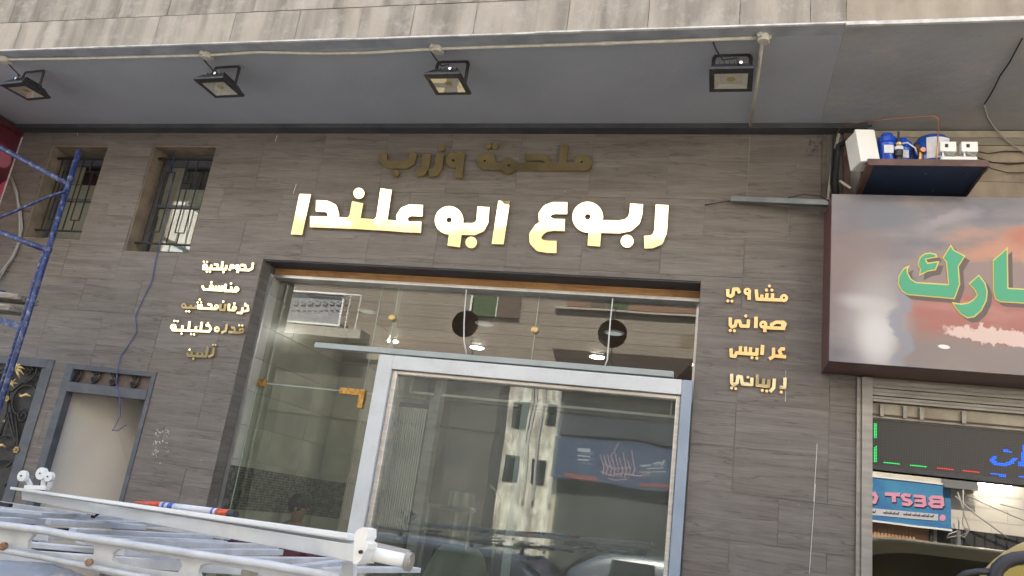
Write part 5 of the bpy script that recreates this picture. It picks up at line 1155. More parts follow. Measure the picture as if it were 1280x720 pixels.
# ================================================================== LEFT SIGN BOX
ls = thing('side_sign', 'maroon box sign with pink print at the far left edge', 'shop sign', (-8, -.5, 3.6))
LSX = -7.33
def pinkmat():
    mt = mk('maroon_pink_print', (.07, .012, .022), .35, col2=(.16, .03, .04), scale=3); t = mt.node_tree; b_ = t.nodes['Principled BSDF']; L = t.links.new
    geo = nn(t, 'ShaderNodeNewGeometry'); vo = nn(t, 'ShaderNodeTexVoronoi'); vo.inputs['Scale'].default_value = 3.2; L(geo.outputs['Position'], vo.inputs['Vector'])
    mr = nn(t, 'ShaderNodeMapRange'); mr.inputs[1].default_value = .46; mr.inputs[2].default_value = .50; mr.inputs[3].default_value = 1; mr.inputs[4].default_value = 0; L(vo.outputs['Distance'], mr.inputs[0])
    se = nn(t, 'ShaderNodeSeparateXYZ'); L(geo.outputs['Position'], se.inputs[0]); m2 = nn(t, 'ShaderNodeMapRange'); m2.inputs[1].default_value = 4.78; m2.inputs[2].default_value = 4.68; L(se.outputs[2], m2.inputs[0])
    mu = nn(t, 'ShaderNodeMath', operation='MULTIPLY'); L(mr.outputs[0], mu.inputs[0]); L(m2.outputs[0], mu.inputs[1])
    cr = nn(t, 'ShaderNodeValToRGB'); cr.color_ramp.elements[0].color = (.55, .02, .08, 1); cr.color_ramp.elements[1].color = (.55, .25, .3, 1); L(vo.outputs['Color'], cr.inputs[0])
    old = b_.inputs['Base Color'].links[0].from_socket; mx = nn(t, 'ShaderNodeMix', data_type='RGBA'); L(mu.outputs[0], mx.inputs[0]); L(old, mx.inputs[6]); L(cr.outputs[0], mx.inputs[7]); L(mx.outputs[2], b_.inputs['Base Color']); return mt
box('side_panel', pinkmat(), ls, LSX - .01, LSX, -1.05, -.012, 3.62, 4.93); box('front_panel', M['maroon'], ls, -9.6, LSX - .011, -1.06, -1.04, 3.62, 4.93)
box('top_cap', M['maroon'], ls, -9.6, LSX + .01, -1.07, -.01, 4.931, 4.99); box('bottom_cap', M['maroon'], ls, -9.6, LSX - .0, -1.06, -.012, 3.60, 3.619)
box('edge_trim', M['white_edge'], ls, LSX + .001, LSX + .012, -.014, -.004, 3.62, 4.93)
for lab, r_, pts in (('thick grey white cable dropping beside the maroon sign, outer one', .014, ((14, 222, -.03), (21, 240, -.03), (25, 275, -.03), (25, 300, -.03), (16, 322, -.03), (-6, 350, -.03))), ('thinner grey cable dropping beside the maroon sign, inner one', .008, ((17, 235, -.03), (26, 262, -.03), (28, 285, -.03), (23, 305, -.03), (10, 330, -.03), (-8, 362, -.03)))):
    tag(MB().tube([Y(*p) for p in pts], r_, 8).build('hanging_cable', M['cable_grey'], smooth=True), lab, 'cable')

# ================================================================== BLUE SCAFFOLD
sf_ = thing('scaffold', 'chipped blue tubular scaffold frame at the left edge', 'scaffold', (-6.3, -.8, .12))
SY = -.8
MB().tube([(-5.665, SY, .12), (-5.655, SY, 2.5), (-5.665, SY, 4.38)], .0235, 12).build('post', M['blue_tube'], sf_, smooth=True)
MB().tube([(-6.95, SY, .12), (-6.95, SY, 4.6)], .0235, 12).build('post', M['blue_tube'], sf_, smooth=True)
MB().tube([(-5.70, SY, .12), (-5.70, SY, 3.40), (-5.69, SY, 3.46)], .017, 10).build('spigot', M['blue_tube'], sf_, smooth=True)
A_ = Y(86, 230, SY); MB().tube([Y(-30, 168, SY), Y(0, 184, SY), Y(40, 206, SY), Y(70, 222, SY), Y(84, 230, SY)], .0235, 10).build('brace', M['blue_tube'], sf_, smooth=True)
MB().tube([Y(-30, 282, SY - .03), Y(10, 268, SY - .03), Y(60, 246, SY - .03), Y(82, 239, SY - .03)], .013, 8).build('brace', M['blue_tube'], sf_, smooth=True)
MB().tube([Y(-40, 268, SY), Y(0, 290, SY), Y(30, 302, SY), Y(60, 313, SY)], .0235, 10).build('brace', M['blue_tube'], sf_, smooth=True)
MB().bar(Y(-40, 388, SY), Y(28, 409, SY), .03, .055).build('ledger', M['blue_tube'], sf_, bevel=.004)
MB().tube([Y(-20, 362, SY + .05), Y(5, 366, SY + .05)], .02, 8).build('ledger', M['blue_tube'], sf_, smooth=True)
for z_ in (4.10, 3.43, 2.76): MB().lathe([(.029, -.02), (.029, .02)], (-5.66, SY, z_), 12).build('weld_collar', M['blue_tube'], sf_)
a_, b_ = Y(-40, 372, -.72), Y(34, 380, -.72)
pk = thing('scaffold_plank', 'worn pale wooden plank resting on the blue scaffold', 'plank', a_)
MB().bar(a_ + Vector((0, 0, .035)), b_ + Vector((0, 0, .035)), .22, .05).build('board', M['plank'], pk, bevel=.006)
MB().bar(a_ + Vector((0, -.02, -.075)), b_ + Vector((-.03, -.02, -.07)), .22, .05).build('board', M['plank'], pk, bevel=.006)

# ================================================================== CARS
def car(label, paint, x0, y0, L_=4.4, W_=1.72, H=1.42, hd=1, name='parked_car', van=False, glass=M['glass_car']):
    """x0,y0 = rear lower corner; car runs along +x (hd=1)"""
    t = thing(name, label, 'van' if van else 'car', (x0 + L_ / 2, y0 + W_ / 2, 0))
    X_ = lambda u: x0 + (u if hd > 0 else 1 - u) * L_
    # body sections along length: (u, half width bottom, z bottom, z top shoulder)
    prof = [(0, .70, .45, .80), (.02, .80, .30, .92), (.12, .84, .22, .97), (.5, .86, .20, .96), (.80, .86, .22, .90), (.95, .82, .26, .78), (.99, .74, .36, .66)]
    if van: prof = [(0, .78, .35, 1.15), (.02, .84, .30, 1.2), (.5, .86, .25, 1.2), (.86, .86, .26, 1.15), (.96, .82, .30, .98), (1.0, .74, .38, .8)]
    cy = y0 + W_ / 2; ws = W_ / 1.72
    vs, fs = [], []; n = 10
    for u, hw, zb, zt_ in prof:
        hw *= ws; ring_ = [(-hw * .86, zb), (-hw, zb + .12), (-hw * 1.02, (zb + zt_) / 2), (-hw * .98, zt_ - .08), (-hw * .84, zt_), (hw * .84, zt_), (hw * .98, zt_ - .08), (hw * 1.02, (zb + zt_) / 2), (hw, zb + .12), (hw * .86, zb)]
        vs += [(X_(u), cy + a, b) for a, b in ring_]
    for i in range(len(prof) - 1):
        for j in range(n): fs.append((i * n + j, i * n + (j + 1) % n, (i + 1) * n + (j + 1) % n, (i + 1) * n + j))
    fs += [tuple(range(n)), tuple(reversed(range((len(prof) - 1) * n, len(prof) * n)))]
    o = MB().add(vs, fs).build('body', paint, t, smooth=True, bevel=0); ss = o.modifiers.new('s', 'SUBSURF'); ss.levels = 1; ss.render_levels = 2
    # greenhouse
    g0 = [(.06, .93), (.16, H - .06), (.22, H), (.52, H), (.60, H - .05), (.76, .92)] if not van else [(.01, 1.15), (.03, H - .12), (.07, H), (.70, H), (.76, H - .08), (.90, 1.1)]
    base = .93 if not van else 1.12
    vs, fs = [], []
    for u, z_ in g0:
        k = (z_ - base) / (H - base); hw = ws * (.80 - .16 * max(k, 0)) if not van else ws * (.84 - .08 * max(k, 0))
        vs += [(X_(u), cy - ws * .82, base - .03), (X_(u), cy - hw, z_ - .03), (X_(u), cy - hw * .86, z_), (X_(u), cy, z_ + .02), (X_(u), cy + hw * .86, z_), (X_(u), cy + hw, z_ - .03), (X_(u), cy + ws * .82, base - .03)]
    mb = MB()
    for i in range(len(g0) - 1):
        for j in range(6): fs.append((i * 7 + j, i * 7 + j + 1, (i + 1) * 7 + j + 1, (i + 1) * 7 + j))
    fs += [tuple(reversed(range(7))), tuple(range((len(g0) - 1) * 7, len(g0) * 7))]
    o = MB().add(vs, fs).build('cabin', paint, t, smooth=True); ss = o.modifiers.new('s', 'SUBSURF'); ss.levels = 1; ss.render_levels = 2
    # side windows and screens as slightly proud dark glass
    for sd in (-1, 1):
        for a, b in (((.20, .36), (.38, .56)) if not van else ((.08, .32), (.34, .56), (.58, .74))):
            zt_ = H - .12; zb_ = base + .03
            f_ = lambda u, z_: (X_(u), cy + sd * (ws * (.83 - .155 * (z_ - base) / (H - base)) + .012), z_)
            MB().add([f_(a, zb_), f_(b, zb_), f_(b - .01, zt_), f_(a + .01, zt_)], [(0, 1, 2, 3)]).add([tuple(Vector(f_(u, z_)) - Vector((0, sd * .02, 0))) for u, z_ in ((a, zb_), (b, zb_), (b - .01, zt_), (a + .01, zt_))], [(3, 2, 1, 0)]).build('side_window', M['rubber'] if False else M['dark_shop_gloss'], t)
    (u0, z0_), (u1, z1_) = ((.615, H - .06), (.745, .96)) if not van else ((.77, H - .1), (.89, 1.14))
    MB().add([(X_(u0) + .02 * hd, cy - .60 * ws, z0_), (X_(u0) + .02 * hd, cy + .60 * ws, z0_), (X_(u1) + .03 * hd, cy + .74 * ws, z1_), (X_(u1) + .03 * hd, cy - .74 * ws, z1_)], [(0, 1, 2, 3)]).build('windscreen', M['dark_shop_gloss'], t)
    for u in (.17, .80):
        for sd in (-1, 1):
            wy = cy + sd * (W_ / 2 - .10)
            MB().lathe([(.20, -.10), (.31, -.09), (.32, -.05), (.32, .05), (.31, .09), (.20, .10)], (X_(u), wy, .32), 24, 'y').build('tyre', M['tyre'], t, smooth=True)
            MB().lathe([(.03, -.115), (.19, -.10), (.20, -.08), (.20, .08), (.19, .10), (.03, .115)], (X_(u), wy, .32), 16, 'y').build('rim', M['alu'], t)
    for sd in (-1, 1):
        MB().box(X_(.985) - .03, X_(.985) + .02, cy + sd * .62 - .12, cy + sd * .62 + .12, .58 if not van else .78, .68 if not van else .92).build('headlight', M['white_plastic'], t, bevel=.02)
        MB().lathe([(.02, -.09), (.07, -.05), (.07, .05), (.02, .09)], (X_(.60 if not van else .80), cy + sd * (W_ / 2 + .12), .98 if not van else 1.3), 10, 'y').build('mirror', M['rubber'], t)
    return t
M['dark_shop_gloss'] = mk('tinted_car_glass', (.012, .014, .015), .06, spec=.8)
c1 = car('pale silver car in the foreground carrying the galvanised frames on its roof', M['silver'], -4.9, -4.75, 4.5, 1.74, 1.40, 1)
c2 = car('dark blue grey car parked on the far side of the street', M['car_dark'], -3.6, -9.4, 4.4, 1.74, 1.45, -1)
c3 = thing('yellow_vehicle', 'yellow vehicle with rounded roof and black tubular mirror arm at the lower right corner', 'vehicle', (2.0, -2.9, 0))
yy0, yy1 = -3.25, -2.45
prof = []
for i in range(17):
    a = math.pi / 2 * i / 16; prof.append((1.00 + 1.0 * (1 - math.cos(a)) * .75, 1.62 + .44 * math.sin(a) ** .85))
vs, fs = [], []; cyv = (yy0 + yy1) / 2
secs = [(-.42, .30), (-.40, .10), (-.30, .02), (0, 0), (.30, .02), (.40, .10), (.42, .30)]
for (dy, dr) in secs:
    for (x, z_) in prof: vs.append((x + dr * .35, cyv + dy * 1.9, z_ - dr * .45))
    vs.append((4.6, cyv + dy * 1.9, 2.08 - dr * .45)); vs.append((4.6, cyv + dy * 1.9, 1.2)); vs.append((1.0 + dr * .35, cyv + dy * 1.9, 1.2))
n = 20
for i in range(len(secs) - 1):
    for j in range(n): fs.append((i * n + j, i * n + (j + 1) % n, (i + 1) * n + (j + 1) % n, (i + 1) * n + j))
fs += [tuple(range(n)), tuple(reversed(range((len(secs) - 1) * n, len(secs) * n)))]
MB().add(vs, fs).build('cab_roof', M['car_yellow'], c3, smooth=True)
MB().box(1.06, 4.6, cyv - .74, cyv + .74, .45, 1.2).build('body', M['car_yellow'], c3, bevel=.06)
MB().box(1.02, 1.059, cyv - .70, cyv + .70, 1.25, 1.60).build('windscreen', M['dark_shop_gloss'], c3, bevel=.005)
MB().box(.97, 1.06, cyv - .74, cyv + .74, .35, .6).build('bumper', M['rubber'], c3, bevel=.02)
for u in (1.6, 3.9):
    for sd in (-1, 1): MB().lathe([(.22, -.1), (.34, -.08), (.34, .08), (.22, .1)], (u, cyv + sd * .68, .34), 24, 'y').build('wheel', M['tyre'], c3, smooth=True)
def yv(x, y, d=-3.7): return Y(x, y, d)
MB().tube([yv(1243, 735), yv(1243, 722), yv(1247, 711), (yv(1256, 703)), yv(1268, 698.5), yv(1282, 697), yv(1310, 698)], .0165, 12).build('mirror_arm', M['rubber'], c3, smooth=True)
MB().tube([yv(1195, 725), yv(1208, 716.5), yv(1222, 714.5), yv(1245, 714.5)], .008, 8).build('trim', M['rubber'], c3, smooth=True)

# ================================================================== FOREGROUND: white beam and galvanised frames
wb = thing('white_beam', 'long white enamelled channel beam with roller wheels lying on the galvanised frames', 'beam', (-2.1, -3.4, 1.6))
LA, LB_ = Y(17, 609, -2.6), Y(441, 667.5, -4.3)
def bl(t_, dz=0., dy=0.): return LA.lerp(LB_, t_) + Vector((0, dy, dz))
MB().bar(bl(0, -.006), bl(1, -.006), .03, .014).build('top_rail', M['white_beam'], wb, bevel=.003)
A0, A1, B0, B1 = Y(27, 613.5, -2.62), Y(27, 624.5, -2.62), Y(445, 681, -4.32), Y(447, 703.5, -4.32)
dd = Vector((.010, .024, 0))
MB().add([A0, A1, B1, B0, A0 + dd * 2, A1 + dd * 2, B1 + dd * 2, B0 + dd * 2], [(0, 1, 2, 3), (7, 6, 5, 4), (0, 3, 7, 4), (1, 5, 6, 2), (0, 4, 5, 1), (3, 2, 6, 7)]).build('channel_face', M['white_beam'], wb, bevel=.002)
MB().add([A0 + Vector((0, 0, .0015)), B0 + Vector((0, 0, .0015)), LB_ + Vector((0, .03, -.014)), LA + Vector((0, .03, -.014))], [(0, 1, 2, 3)]).build('channel_web', M['alu_white'], wb)
MB().disc(Y(82.5, 628, -2.87) , (0, 1, 0), .009, .01, 12).build('bolt_hole', M['alu'], wb)
# end cap on the right
def q_(x, y, d=-4.33): return Y(x, y, d)
lpz = loops_of([PG([(443, 668), (447, 662), (453, 659), (459, 661), (459, 672), (456, 676), (461, 680), (459, 686), (456, 690), (451, 700), (445, 706), (441, 704)])], .8)
solids(lpz, lambda x, y: Y(x, y, -4.36), (0, .05, 0), 'end_cap', M['white_plastic'], wb)
MB().disc(Y(450, 690, -4.37), (0, 1, 0), .004, .008, 8).build('screw', M['rubber'], wb)
MB().tube([Y(450, 689, -4.3), Y(511, 702, -4.25)], .0155, 14).build('roller_tube', M['white_plastic'], wb, smooth=True)
MB().tube([Y(508, 701.5, -4.25), Y(514, 702.8, -4.25)], .0205, 16).build('tube_end', M['alu_old'], wb)
MB().tube([Y(452, 679, -4.28), Y(500, 690, -4.22), Y(512, 693, -4.22)], .009, 8).build('guide_bar', M['alu_old'], wb)
for (x, y, r_, fx, fy) in ((29, 595, .027, 36, 607), (52.5, 592, .030, 51, 609), (62, 596, .024, 59, 609)):
    c = Y(x, y, -2.62); f_ = Y(fx, fy, -2.6)
    MB().lathe([(r_ * .5, -.012), (r_, -.01), (r_, .01), (r_ * .5, .012)], c, 20, 'y').build('roller_wheel', M['white_plastic'], wb)
    MB().lathe([(.004, -.016), (.004, .0)], c, 8, 'y').build('axle', M['rubber'], wb)
    MB().bar(c + Vector((0, .014, 0)), f_ + Vector((0, .014, 0)), .010, .026, (1, 0, 0)).build('roller_bracket', M['white_plastic'], wb, bevel=.002)
MB().bar(Y(33, 609, -2.6), Y(60, 610, -2.6), .03, .02).build('roller_bracket', M['white_plastic'], wb)
# dark strap round the beam
tag(MB().tube([Y(108, 644, -2.98), Y(118, 646, -2.98), Y(126, 640, -2.99), Y(137, 634.5, -2.99), Y(147, 634, -3.0)], .006, 6).build('strap', M['cable'], smooth=True), 'black strap end sticking out of the white beam', 'strap')
# silicone tube on top
ct = thing('sealant_tube', 'orange and white sealant tube with blue print lying on the white beam', 'tube', Y(230, 635, -3.35))
p0, p1 = Y(170, 627.5, -3.25), Y(292, 643, -3.6)
def ctp(a): return p0.lerp(p1, a)
MB().tube([ctp(0), ctp(.30)], [.005, .013], 12).build('nozzle', M['orange'], ct, smooth=True)
MB().tube([ctp(.302), ctp(.86)], .013, 14).build('cartridge', M['white_label'], ct, smooth=True)
for a, b_ in ((.33, .355), (.39, .44), (.82, .838)): MB().tube([ctp(a), ctp(b_)], .0133, 14).build('blue_stripe', M['blue_print'], ct, smooth=True)
MB().tube([ctp(.862), ctp(.96)], .0133, 14).build('red_end', M['orange'], ct, smooth=True); MB().tube([ctp(.962), ctp(1.02)], .0125, 14).build('black_cap', M['rubber'], ct)

# galvanised frame in front (pierced web plate) + rungs
gf = thing('galvanised_frame', 'galvanised steel frame with pierced web, nearest of the frames stacked on the car', 'steel frame', (-1.4, -4.3, 1.5), 'galvanised frames stacked on the car roof')
web = [PG([(-40, 647), (0, 652), (45, 657), (90, 665), (150, 674), (205, 682), (270, 692), (330, 700), (372, 708), (425, 717), (425, 745), (370, 752), (300, 748), (150, 722), (60, 702), (0, 691), (-40, 682)]),
       ('P', [(34, 686), (35, 676), (42, 667.5), (60, 669), (95, 676), (117, 682), (118, 690), (114, 697), (80, 693), (45, 689)], 'cut'),
       ('P', [(140, 700), (141, 691), (148, 686), (165, 688), (200, 695), (226, 700), (228, 708), (222, 716), (180, 711), (145, 704)], 'cut'),
       ('P', [(248, 716), (250, 707), (258, 704), (300, 711), (330, 717), (330, 726), (322, 734), (280, 728), (250, 722)], 'cut')]
solids(loops_of(web, .8), lambda x, y: Y(x, y, -4.3), (0, .012, 0), 'web_plate', M['galv'], gf)
MB().tube([Y(x, y, -4.31) for x, y in ((-40, 651), (0, 656.5), (45, 662), (90, 670), (150, 679), (205, 687), (270, 697), (330, 705.5), (425, 722))], .0085, 8).build('top_rail', M['galv'], gf, smooth=True)
MB().tube([Y(x, y, -4.31) for x, y in ((-40, 678), (0, 687), (60, 698), (150, 716), (300, 743))], .0075, 8).build('bottom_rail', M['galv'], gf, smooth=True)
for (x, y, r_) in ((4, 683, .010), (111, 703, .0085)):
    c = Y(x, y, -4.318); MB().lathe([(r_ * .55, -.006), (r_, -.003), (r_, .006)], c, 12, 'y').build('rusty_bolt', M['rust'], gf)
def fbar(nm_par, pts, z_, w_, h_, mat='galv'):
    a, b_ = Z(*pts[0], z_), Z(*pts[1], z_); return MB().bar(a, b_, w_, h_).build('rung', M[mat], nm_par, bevel=.002)
gf2 = thing('galvanised_frame', 'galvanised ladder frame lying flat behind the pierced web frame, under the white beam', 'steel frame', (-2.6, -3.4, 1.48), 'galvanised frames stacked on the car roof')
for pts, z_, w_, h_ in ((((-30, 634), (52, 642)), 1.53, .05, .014), (((-30, 640), (150, 649)), 1.51, .04, .025), (((-30, 649), (215, 656)), 1.50, .035, .02), (((60, 652), (180, 659)), 1.52, .03, .02), (((90, 664), (262, 672)), 1.50, .04, .022), (((20, 668), (280, 679)), 1.49, .04, .02),
                        (((100, 676), (345, 684)), 1.51, .035, .022), (((150, 690), (350, 690)), 1.52, .03, .02), (((30, 680), (220, 697)), 1.48, .05, .015), (((240, 700), (420, 701)), 1.53, .032, .02), (((330, 716), (440, 702)), 1.55, .03, .018), (((350, 712), (520, 712)), 1.54, .04, .016), (((-30, 664), (60, 672)), 1.49, .06, .02)):
    fbar(gf2, pts, z_, w_, h_)
for pts in (((-30, 626), (420, 690)), ((-40, 690), (300, 712))): fbar(gf2, pts, 1.465, .03, .03)
MB().box(-.0, .0, 0, 0, 0, 0)
MB().bar(Y(436.5, 702, -4.2), Y(437, 760, -4.2), .03, .02, (0, 1, 0)).build('upright', M['alu_white'], gf2)
box('slot_dark', M['rubber'], gf2, -2.95, -2.88, -3.16, -3.14, 1.515, 1.53)
# roof rack on the car carries the frames
rk = thing('roof_rack', 'black roof rack bars bolted across the silver car', 'roof rack', (-2.8, -3.9, 1.42))
for x in (-3.6, -2.7, -2.1): MB().bar((x, -4.65, 1.445), (x, -2.95, 1.445), .04, .02).build('cross_bar', M['rubber'], rk); MB().box(x - .02, x + .02, -4.5, -4.46, 1.36, 1.435).box(x - .02, x + .02, -3.2, -3.16, 1.36, 1.435).build('foot', M['rubber'], rk)
cl = MB(); vs = []; fs = []
c0_ = Z(345, 690, 1.47)
for i in range(9):
    for j in range(7): vs.append((c0_.x - .2 + i * .05, c0_.y - .12 + j * .05, 1.475 + .02 * math.sin(i * 1.7) * math.cos(j * 2.1)))
for i in range(8):
    for j in range(6): fs.append((i * 7 + j, i * 7 + j + 1, (i + 1) * 7 + j + 1, (i + 1) * 7 + j))
o = cl.add(vs, fs).build('folded_cloth', M['cloth_red'], smooth=True); sm = o.modifiers.new('s', 'SOLIDIFY'); sm.thickness = .012
tag(o, 'crumpled dark red cloth among the galvanised frames', 'cloth')

# ================================================================== ACROSS THE STREET (seen in the glass)
def vrect(x0, y0, x1, y1, yo=-12., gy=GY):
    a, b_, c, d = mir(x0, y0, yo, gy), mir(x1, y0, yo, gy), mir(x0, y1, yo, gy), mir(x1, y1, yo, gy)
    return (a.x + c.x) / 2, (b_.x + d.x) / 2, (c.z + d.z) / 2, (a.z + b_.z) / 2
OY = -12.0
ob = thing('opposite_building', 'beige stone apartment building across the street with shops below', 'building', (-6, -12.5, 0))
AX0, AX1 = -5.1, -3.62       # alley opening
holesO = [(AX0, AX1, 0, 4.95)]  # wall added above the alley so upper panes mirror no bright gap
wins = [(-15.6, -14.9, 6.1, 7.3), (-13.9, -13.2, 9.0, 10.2), (.9, 1.7, 8.6, 9.8)]
mb = MB()
for r in cut_grid(-18, 2.2, 0, 12.2, holesO): mb.box(r[0], r[1], OY - .9, OY, r[2], r[3])
mb.build('wall', M['mortar'], ob)
z_ = 4.2; k = 0
while z_ < 12.1:
    x = -16 - (.5 if k % 2 else 0)
    while x < 2.1:
        for r in cut_grid(max(x, -16) + .004, min(x + 1.5, 2.15) - .004, z_ + .004, z_ + .316, holesO + wins): box('stone_course', (M['beige_wall'] if x < -1.2 else M['umber_wall']) if z_ < 8.65 and x > -13 else M['white_bounce'], ob, r[0], r[1], OY, OY + .025, r[2], r[3])  # white areas put in so the gold letters mirror bright, umber to dim them
        x += 1.5
    z_ += .32; k += 1
for i, (a, b_, c, d) in enumerate(wins):
    wn = MB().box(a, b_, OY + .001, OY + .006, c, d).build('window', M['dark_shop_gloss'], ob)
    f_ = MB(); f_.box(a, a + .05, OY + .007, OY + .04, c, d); f_.box(b_ - .05, b_, OY + .007, OY + .04, c, d); f_.box(a + .05, b_ - .05, OY + .007, OY + .04, c, c + .05); f_.box(a + .05, b_ - .05, OY + .007, OY + .04, d - .05, d); f_.box((a + b_) / 2 - .025, (a + b_) / 2 + .025, OY + .007, OY + .035, c + .05, d - .05); f_.build('frame', M['white_plastic'], wn)
# ground floor
box('shopfront', M['dark_shop'], ob, -3.5, 2.1, OY + .002, OY + .03, .3, 2.75); box('shopfront', M['dark_shop'], ob, -15.9, -8.2, OY + .002, OY + .03, .2, 3.6); box('brown_wall', M['brown_stone'], ob, -15.9, AX0, OY + .0255, OY + .06, 3.62, 5.2); box('brown_wall', M['brown_stone'], ob, -8.18, AX0, OY + .002, OY + .05, .2, 3.6)
box('band', M['shutter_grey'], ob, AX1, 2.15, OY + .002, OY + .12, 3.75, 4.18)
# green awning and brown awning
gx0, gx1, gz0, gz1 = vrect(592, 364, 652, 397)
aw = thing('green_blind', 'green cloth blind on a frame on the building opposite', 'blind', ((gx0 + gx1) / 2, OY + .1, gz0))
box('cloth', M['green_cloth'], aw, gx0, gx0 + (gx1 - gx0) * .5, OY + .06, OY + .09, gz0, gz1); box('cloth', M['brown_panel'], aw, gx0 + (gx1 - gx0) * .53, gx1, OY + .06, OY + .09, gz0, gz1 + .1); box('frame', M['white_plastic'], aw, gx0 - .06, gx0 - .01, OY + .05, OY + .1, gz0 - .05, gz1 + .3); box('frame', M['white_plastic'], aw, gx0 + (gx1 - gx0) * .505, gx0 + (gx1 - gx0) * .525, OY + .05, OY + .1, gz0, gz1)
ox0, ox1, oz0, oz1 = vrect(725, 372, 863, 389)
pb = thing('panel_board', 'row of orange, green and brown panels on the building opposite', 'panels', ((ox0 + ox1) / 2, OY + .1, oz0))
for a, b_, mm in ((-.12, .08, 'orange_panel'), (.10, .24, 'brown_panel'), (.26, .45, 'green_cloth'), (.46, 1.05, 'orange_panel')): box('panel', M[mm], pb, ox0 + (ox1 - ox0) * a, ox0 + (ox1 - ox0) * b_, OY + .05, OY + .08, oz0, oz1 + .5)
MB().box(ox0 - .6, ox1 + .2, OY + .04, OY + .12, oz0 - .08, oz0 - .03).build('ledge', M['sandpaint'], pb)
a = [mir(*p, OY + 1.0) for p in ((690, 438), (870, 441), (812, 474), (712, 470))]
aw2 = thing('brown_awning', 'dark brown awning over the shop opposite', 'awning', (a[0] + a[1]) / 2)
zt2, zb2 = (a[0].z + a[1].z) / 2, (a[2].z + a[3].z) / 2
MB().hexa([(a[0].x + .4, OY + 1.0, zb2), (a[1].x - .5, OY + 1.0, zb2), (a[1].x, OY + .03, zt2 - .3), (a[0].x, OY + .03, zt2 - .3), (a[0].x, OY + 1.0, zt2 - .05), (a[1].x, OY + 1.0, zt2 - .05), (a[1].x, OY + .03, zt2), (a[0].x, OY + .03, zt2)]).build('canopy', M['brown_awning'], aw2)
# balcony board with writing
bx0, bx1, bz0, bz1 = vrect(360, 373, 437, 409)
bd = thing('balcony_board', 'grey framed notice board with dark writing on the balcony opposite', 'notice board', ((bx0 + bx1) / 2, OY + .5, bz0))
BY = OY + .5
box('board', M['grey_board'], bd, bx0, bx1, BY - .04, BY, bz0, bz1)
MB().box(bx0 - .05, bx0, BY - .04, BY + .03, bz0 - .05, bz1 + .05).box(bx1, bx1 + .05, BY - .04, BY + .03, bz0 - .05, bz1 + .05).box(bx0, bx1, BY - .04, BY + .03, bz1, bz1 + .05).box(bx0, bx1, BY - .04, BY + .03, bz0 - .05, bz0).build('frame', M['white_plastic'], bd)
def ink(prims, mat, par, nm, yo, gy=GY, res=.5, th=.01): solids(loops_of(prims, res), lambda x, y: mir(x, y, yo + th, gy), (0, -th, 0), nm, mat, par, join=True)
txt = []
for x in range(367, 432, 9): txt += [S([(x, 381), (x + 5, 382), (x + 6, 378)], .8), C(x + 2, 376 + (x % 3), .8)]
for x in range(364, 424, 7): txt += [S([(x, 388), (x + 4, 388.6)], .5)]
txt += [S([(362, 404), (378, 405)], 2), S([(394, 405), (428, 407)], 1.6)]
ink(txt, M['ink'], bd, 'writing', BY)
rl = MB()
for x in (-12.4, -12.2, -12.0): rl.tube([(x, BY, bz0), (x, BY, bz1 + .2)], .02, 6)
bl_ = thing('balcony', 'concrete balcony with railing on the building opposite, left of the alley', 'balcony', (-10.5, OY + .3, 5.6))
box('slab', M['sandpaint'], bl_, -12.6, -9.0, OY + .026, OY + .6, bz0 - .35, bz0 - .1)
for i in (0, 1, 2, 3, 4, 10, 11):
    x = -12.5 + i * .30; MB().tube([(x, OY + .56, bz0 - .1), (x, OY + .56, bz1)], .015, 6).build('baluster', M['white_plastic'], bl_)
MB().tube([(-12.55, OY + .56, bz1), (-9.2, OY + .56, bz1)], .02, 6).build('handrail', M['white_plastic'], bl_)
# deep blue sign with calligraphy
sx0, sx1, sz0, sz1 = vrect(705, 556, 852, 606, OY + .2, .02)
bs = thing('blue_shop_sign', 'deep blue sign with pink calligraphy and red stripes over the shop opposite', 'shop sign', ((sx0 + sx1) / 2, OY + .2, sz0))
BSY = OY + .2
box('panel', M['sign_deep'], bs, sx0 - .3, sx1 + .4, OY + .121, BSY, sz0 - .02, sz1 + .05)
kw = dict(gy=.02)
cal = []
rc = random.Random(11)
for i in range(9):
    x = 752 + i * 5; cal.append(S([(x, 596 - rc.random() * 4), (x + 3, 585), (x - 1, 574 - rc.random() * 12)], .55))
cal += [S([(750, 590), (762, 594), (780, 590), (800, 593), (812, 590)], .7), S([(755, 580), (768, 585), (790, 582)], .6), S([(758, 598), (770, 600), (786, 597)], .6), S([(765, 570), (772, 560), (776, 553)], .6)]
ink(cal, M['dusty_pink'], bs, 'calligraphy', BSY, .02, .5)
ink([S([(815, 579), (822, 577), (826, 580), (829, 574)], 1.3), S([(801, 580), (812, 580)], 1), S([(800, 588), (832, 590)], .6), S([(722, 562), (738, 563)], 2.4), S([(722, 570), (738, 572)], 1), S([(722, 576), (736, 577)], 1), S([(808, 584), (828, 585)], .6)], M['pale_ink'], bs, 'writing', BSY, .02, .4)
ink([S([(706, 594), (725, 598), (744, 600)], 2.2), S([(800, 604), (820, 605.5), (838, 608)], 1.8)], M['dull_red'], bs, 'stripe', BSY, .02, .5)
# sunlit white building at the end of the alley
fb = thing('rear_white_building', 'sunlit white building at the end of the alley opposite', 'building', (-7, -25, 0))
box('wall', M['stained_wall'], fb, -14, 2, -27, -24.2, 0, 9.0)
for (a, b_, c, d) in ((-8.0, -7.4, 3.1, 4.0), (-6.9, -6.4, 3.1, 4.0), (-7.9, -7.3, 5.2, 6.2), (-6.6, -6.2, 5.4, 6.2), (-7.2, -7.05, 4.6, 6.8)):
    box('window', M['dark_shop_gloss'], fb, a, b_, -24.2, -24.17, c, d)
for x in (-7.1, -6.75, -6.1): MB().tube([(x, -24.1, 2.5), (x, -24.1, 8.5)], .05, 8).build('drain_pipe', M['cable_grey'], fb)
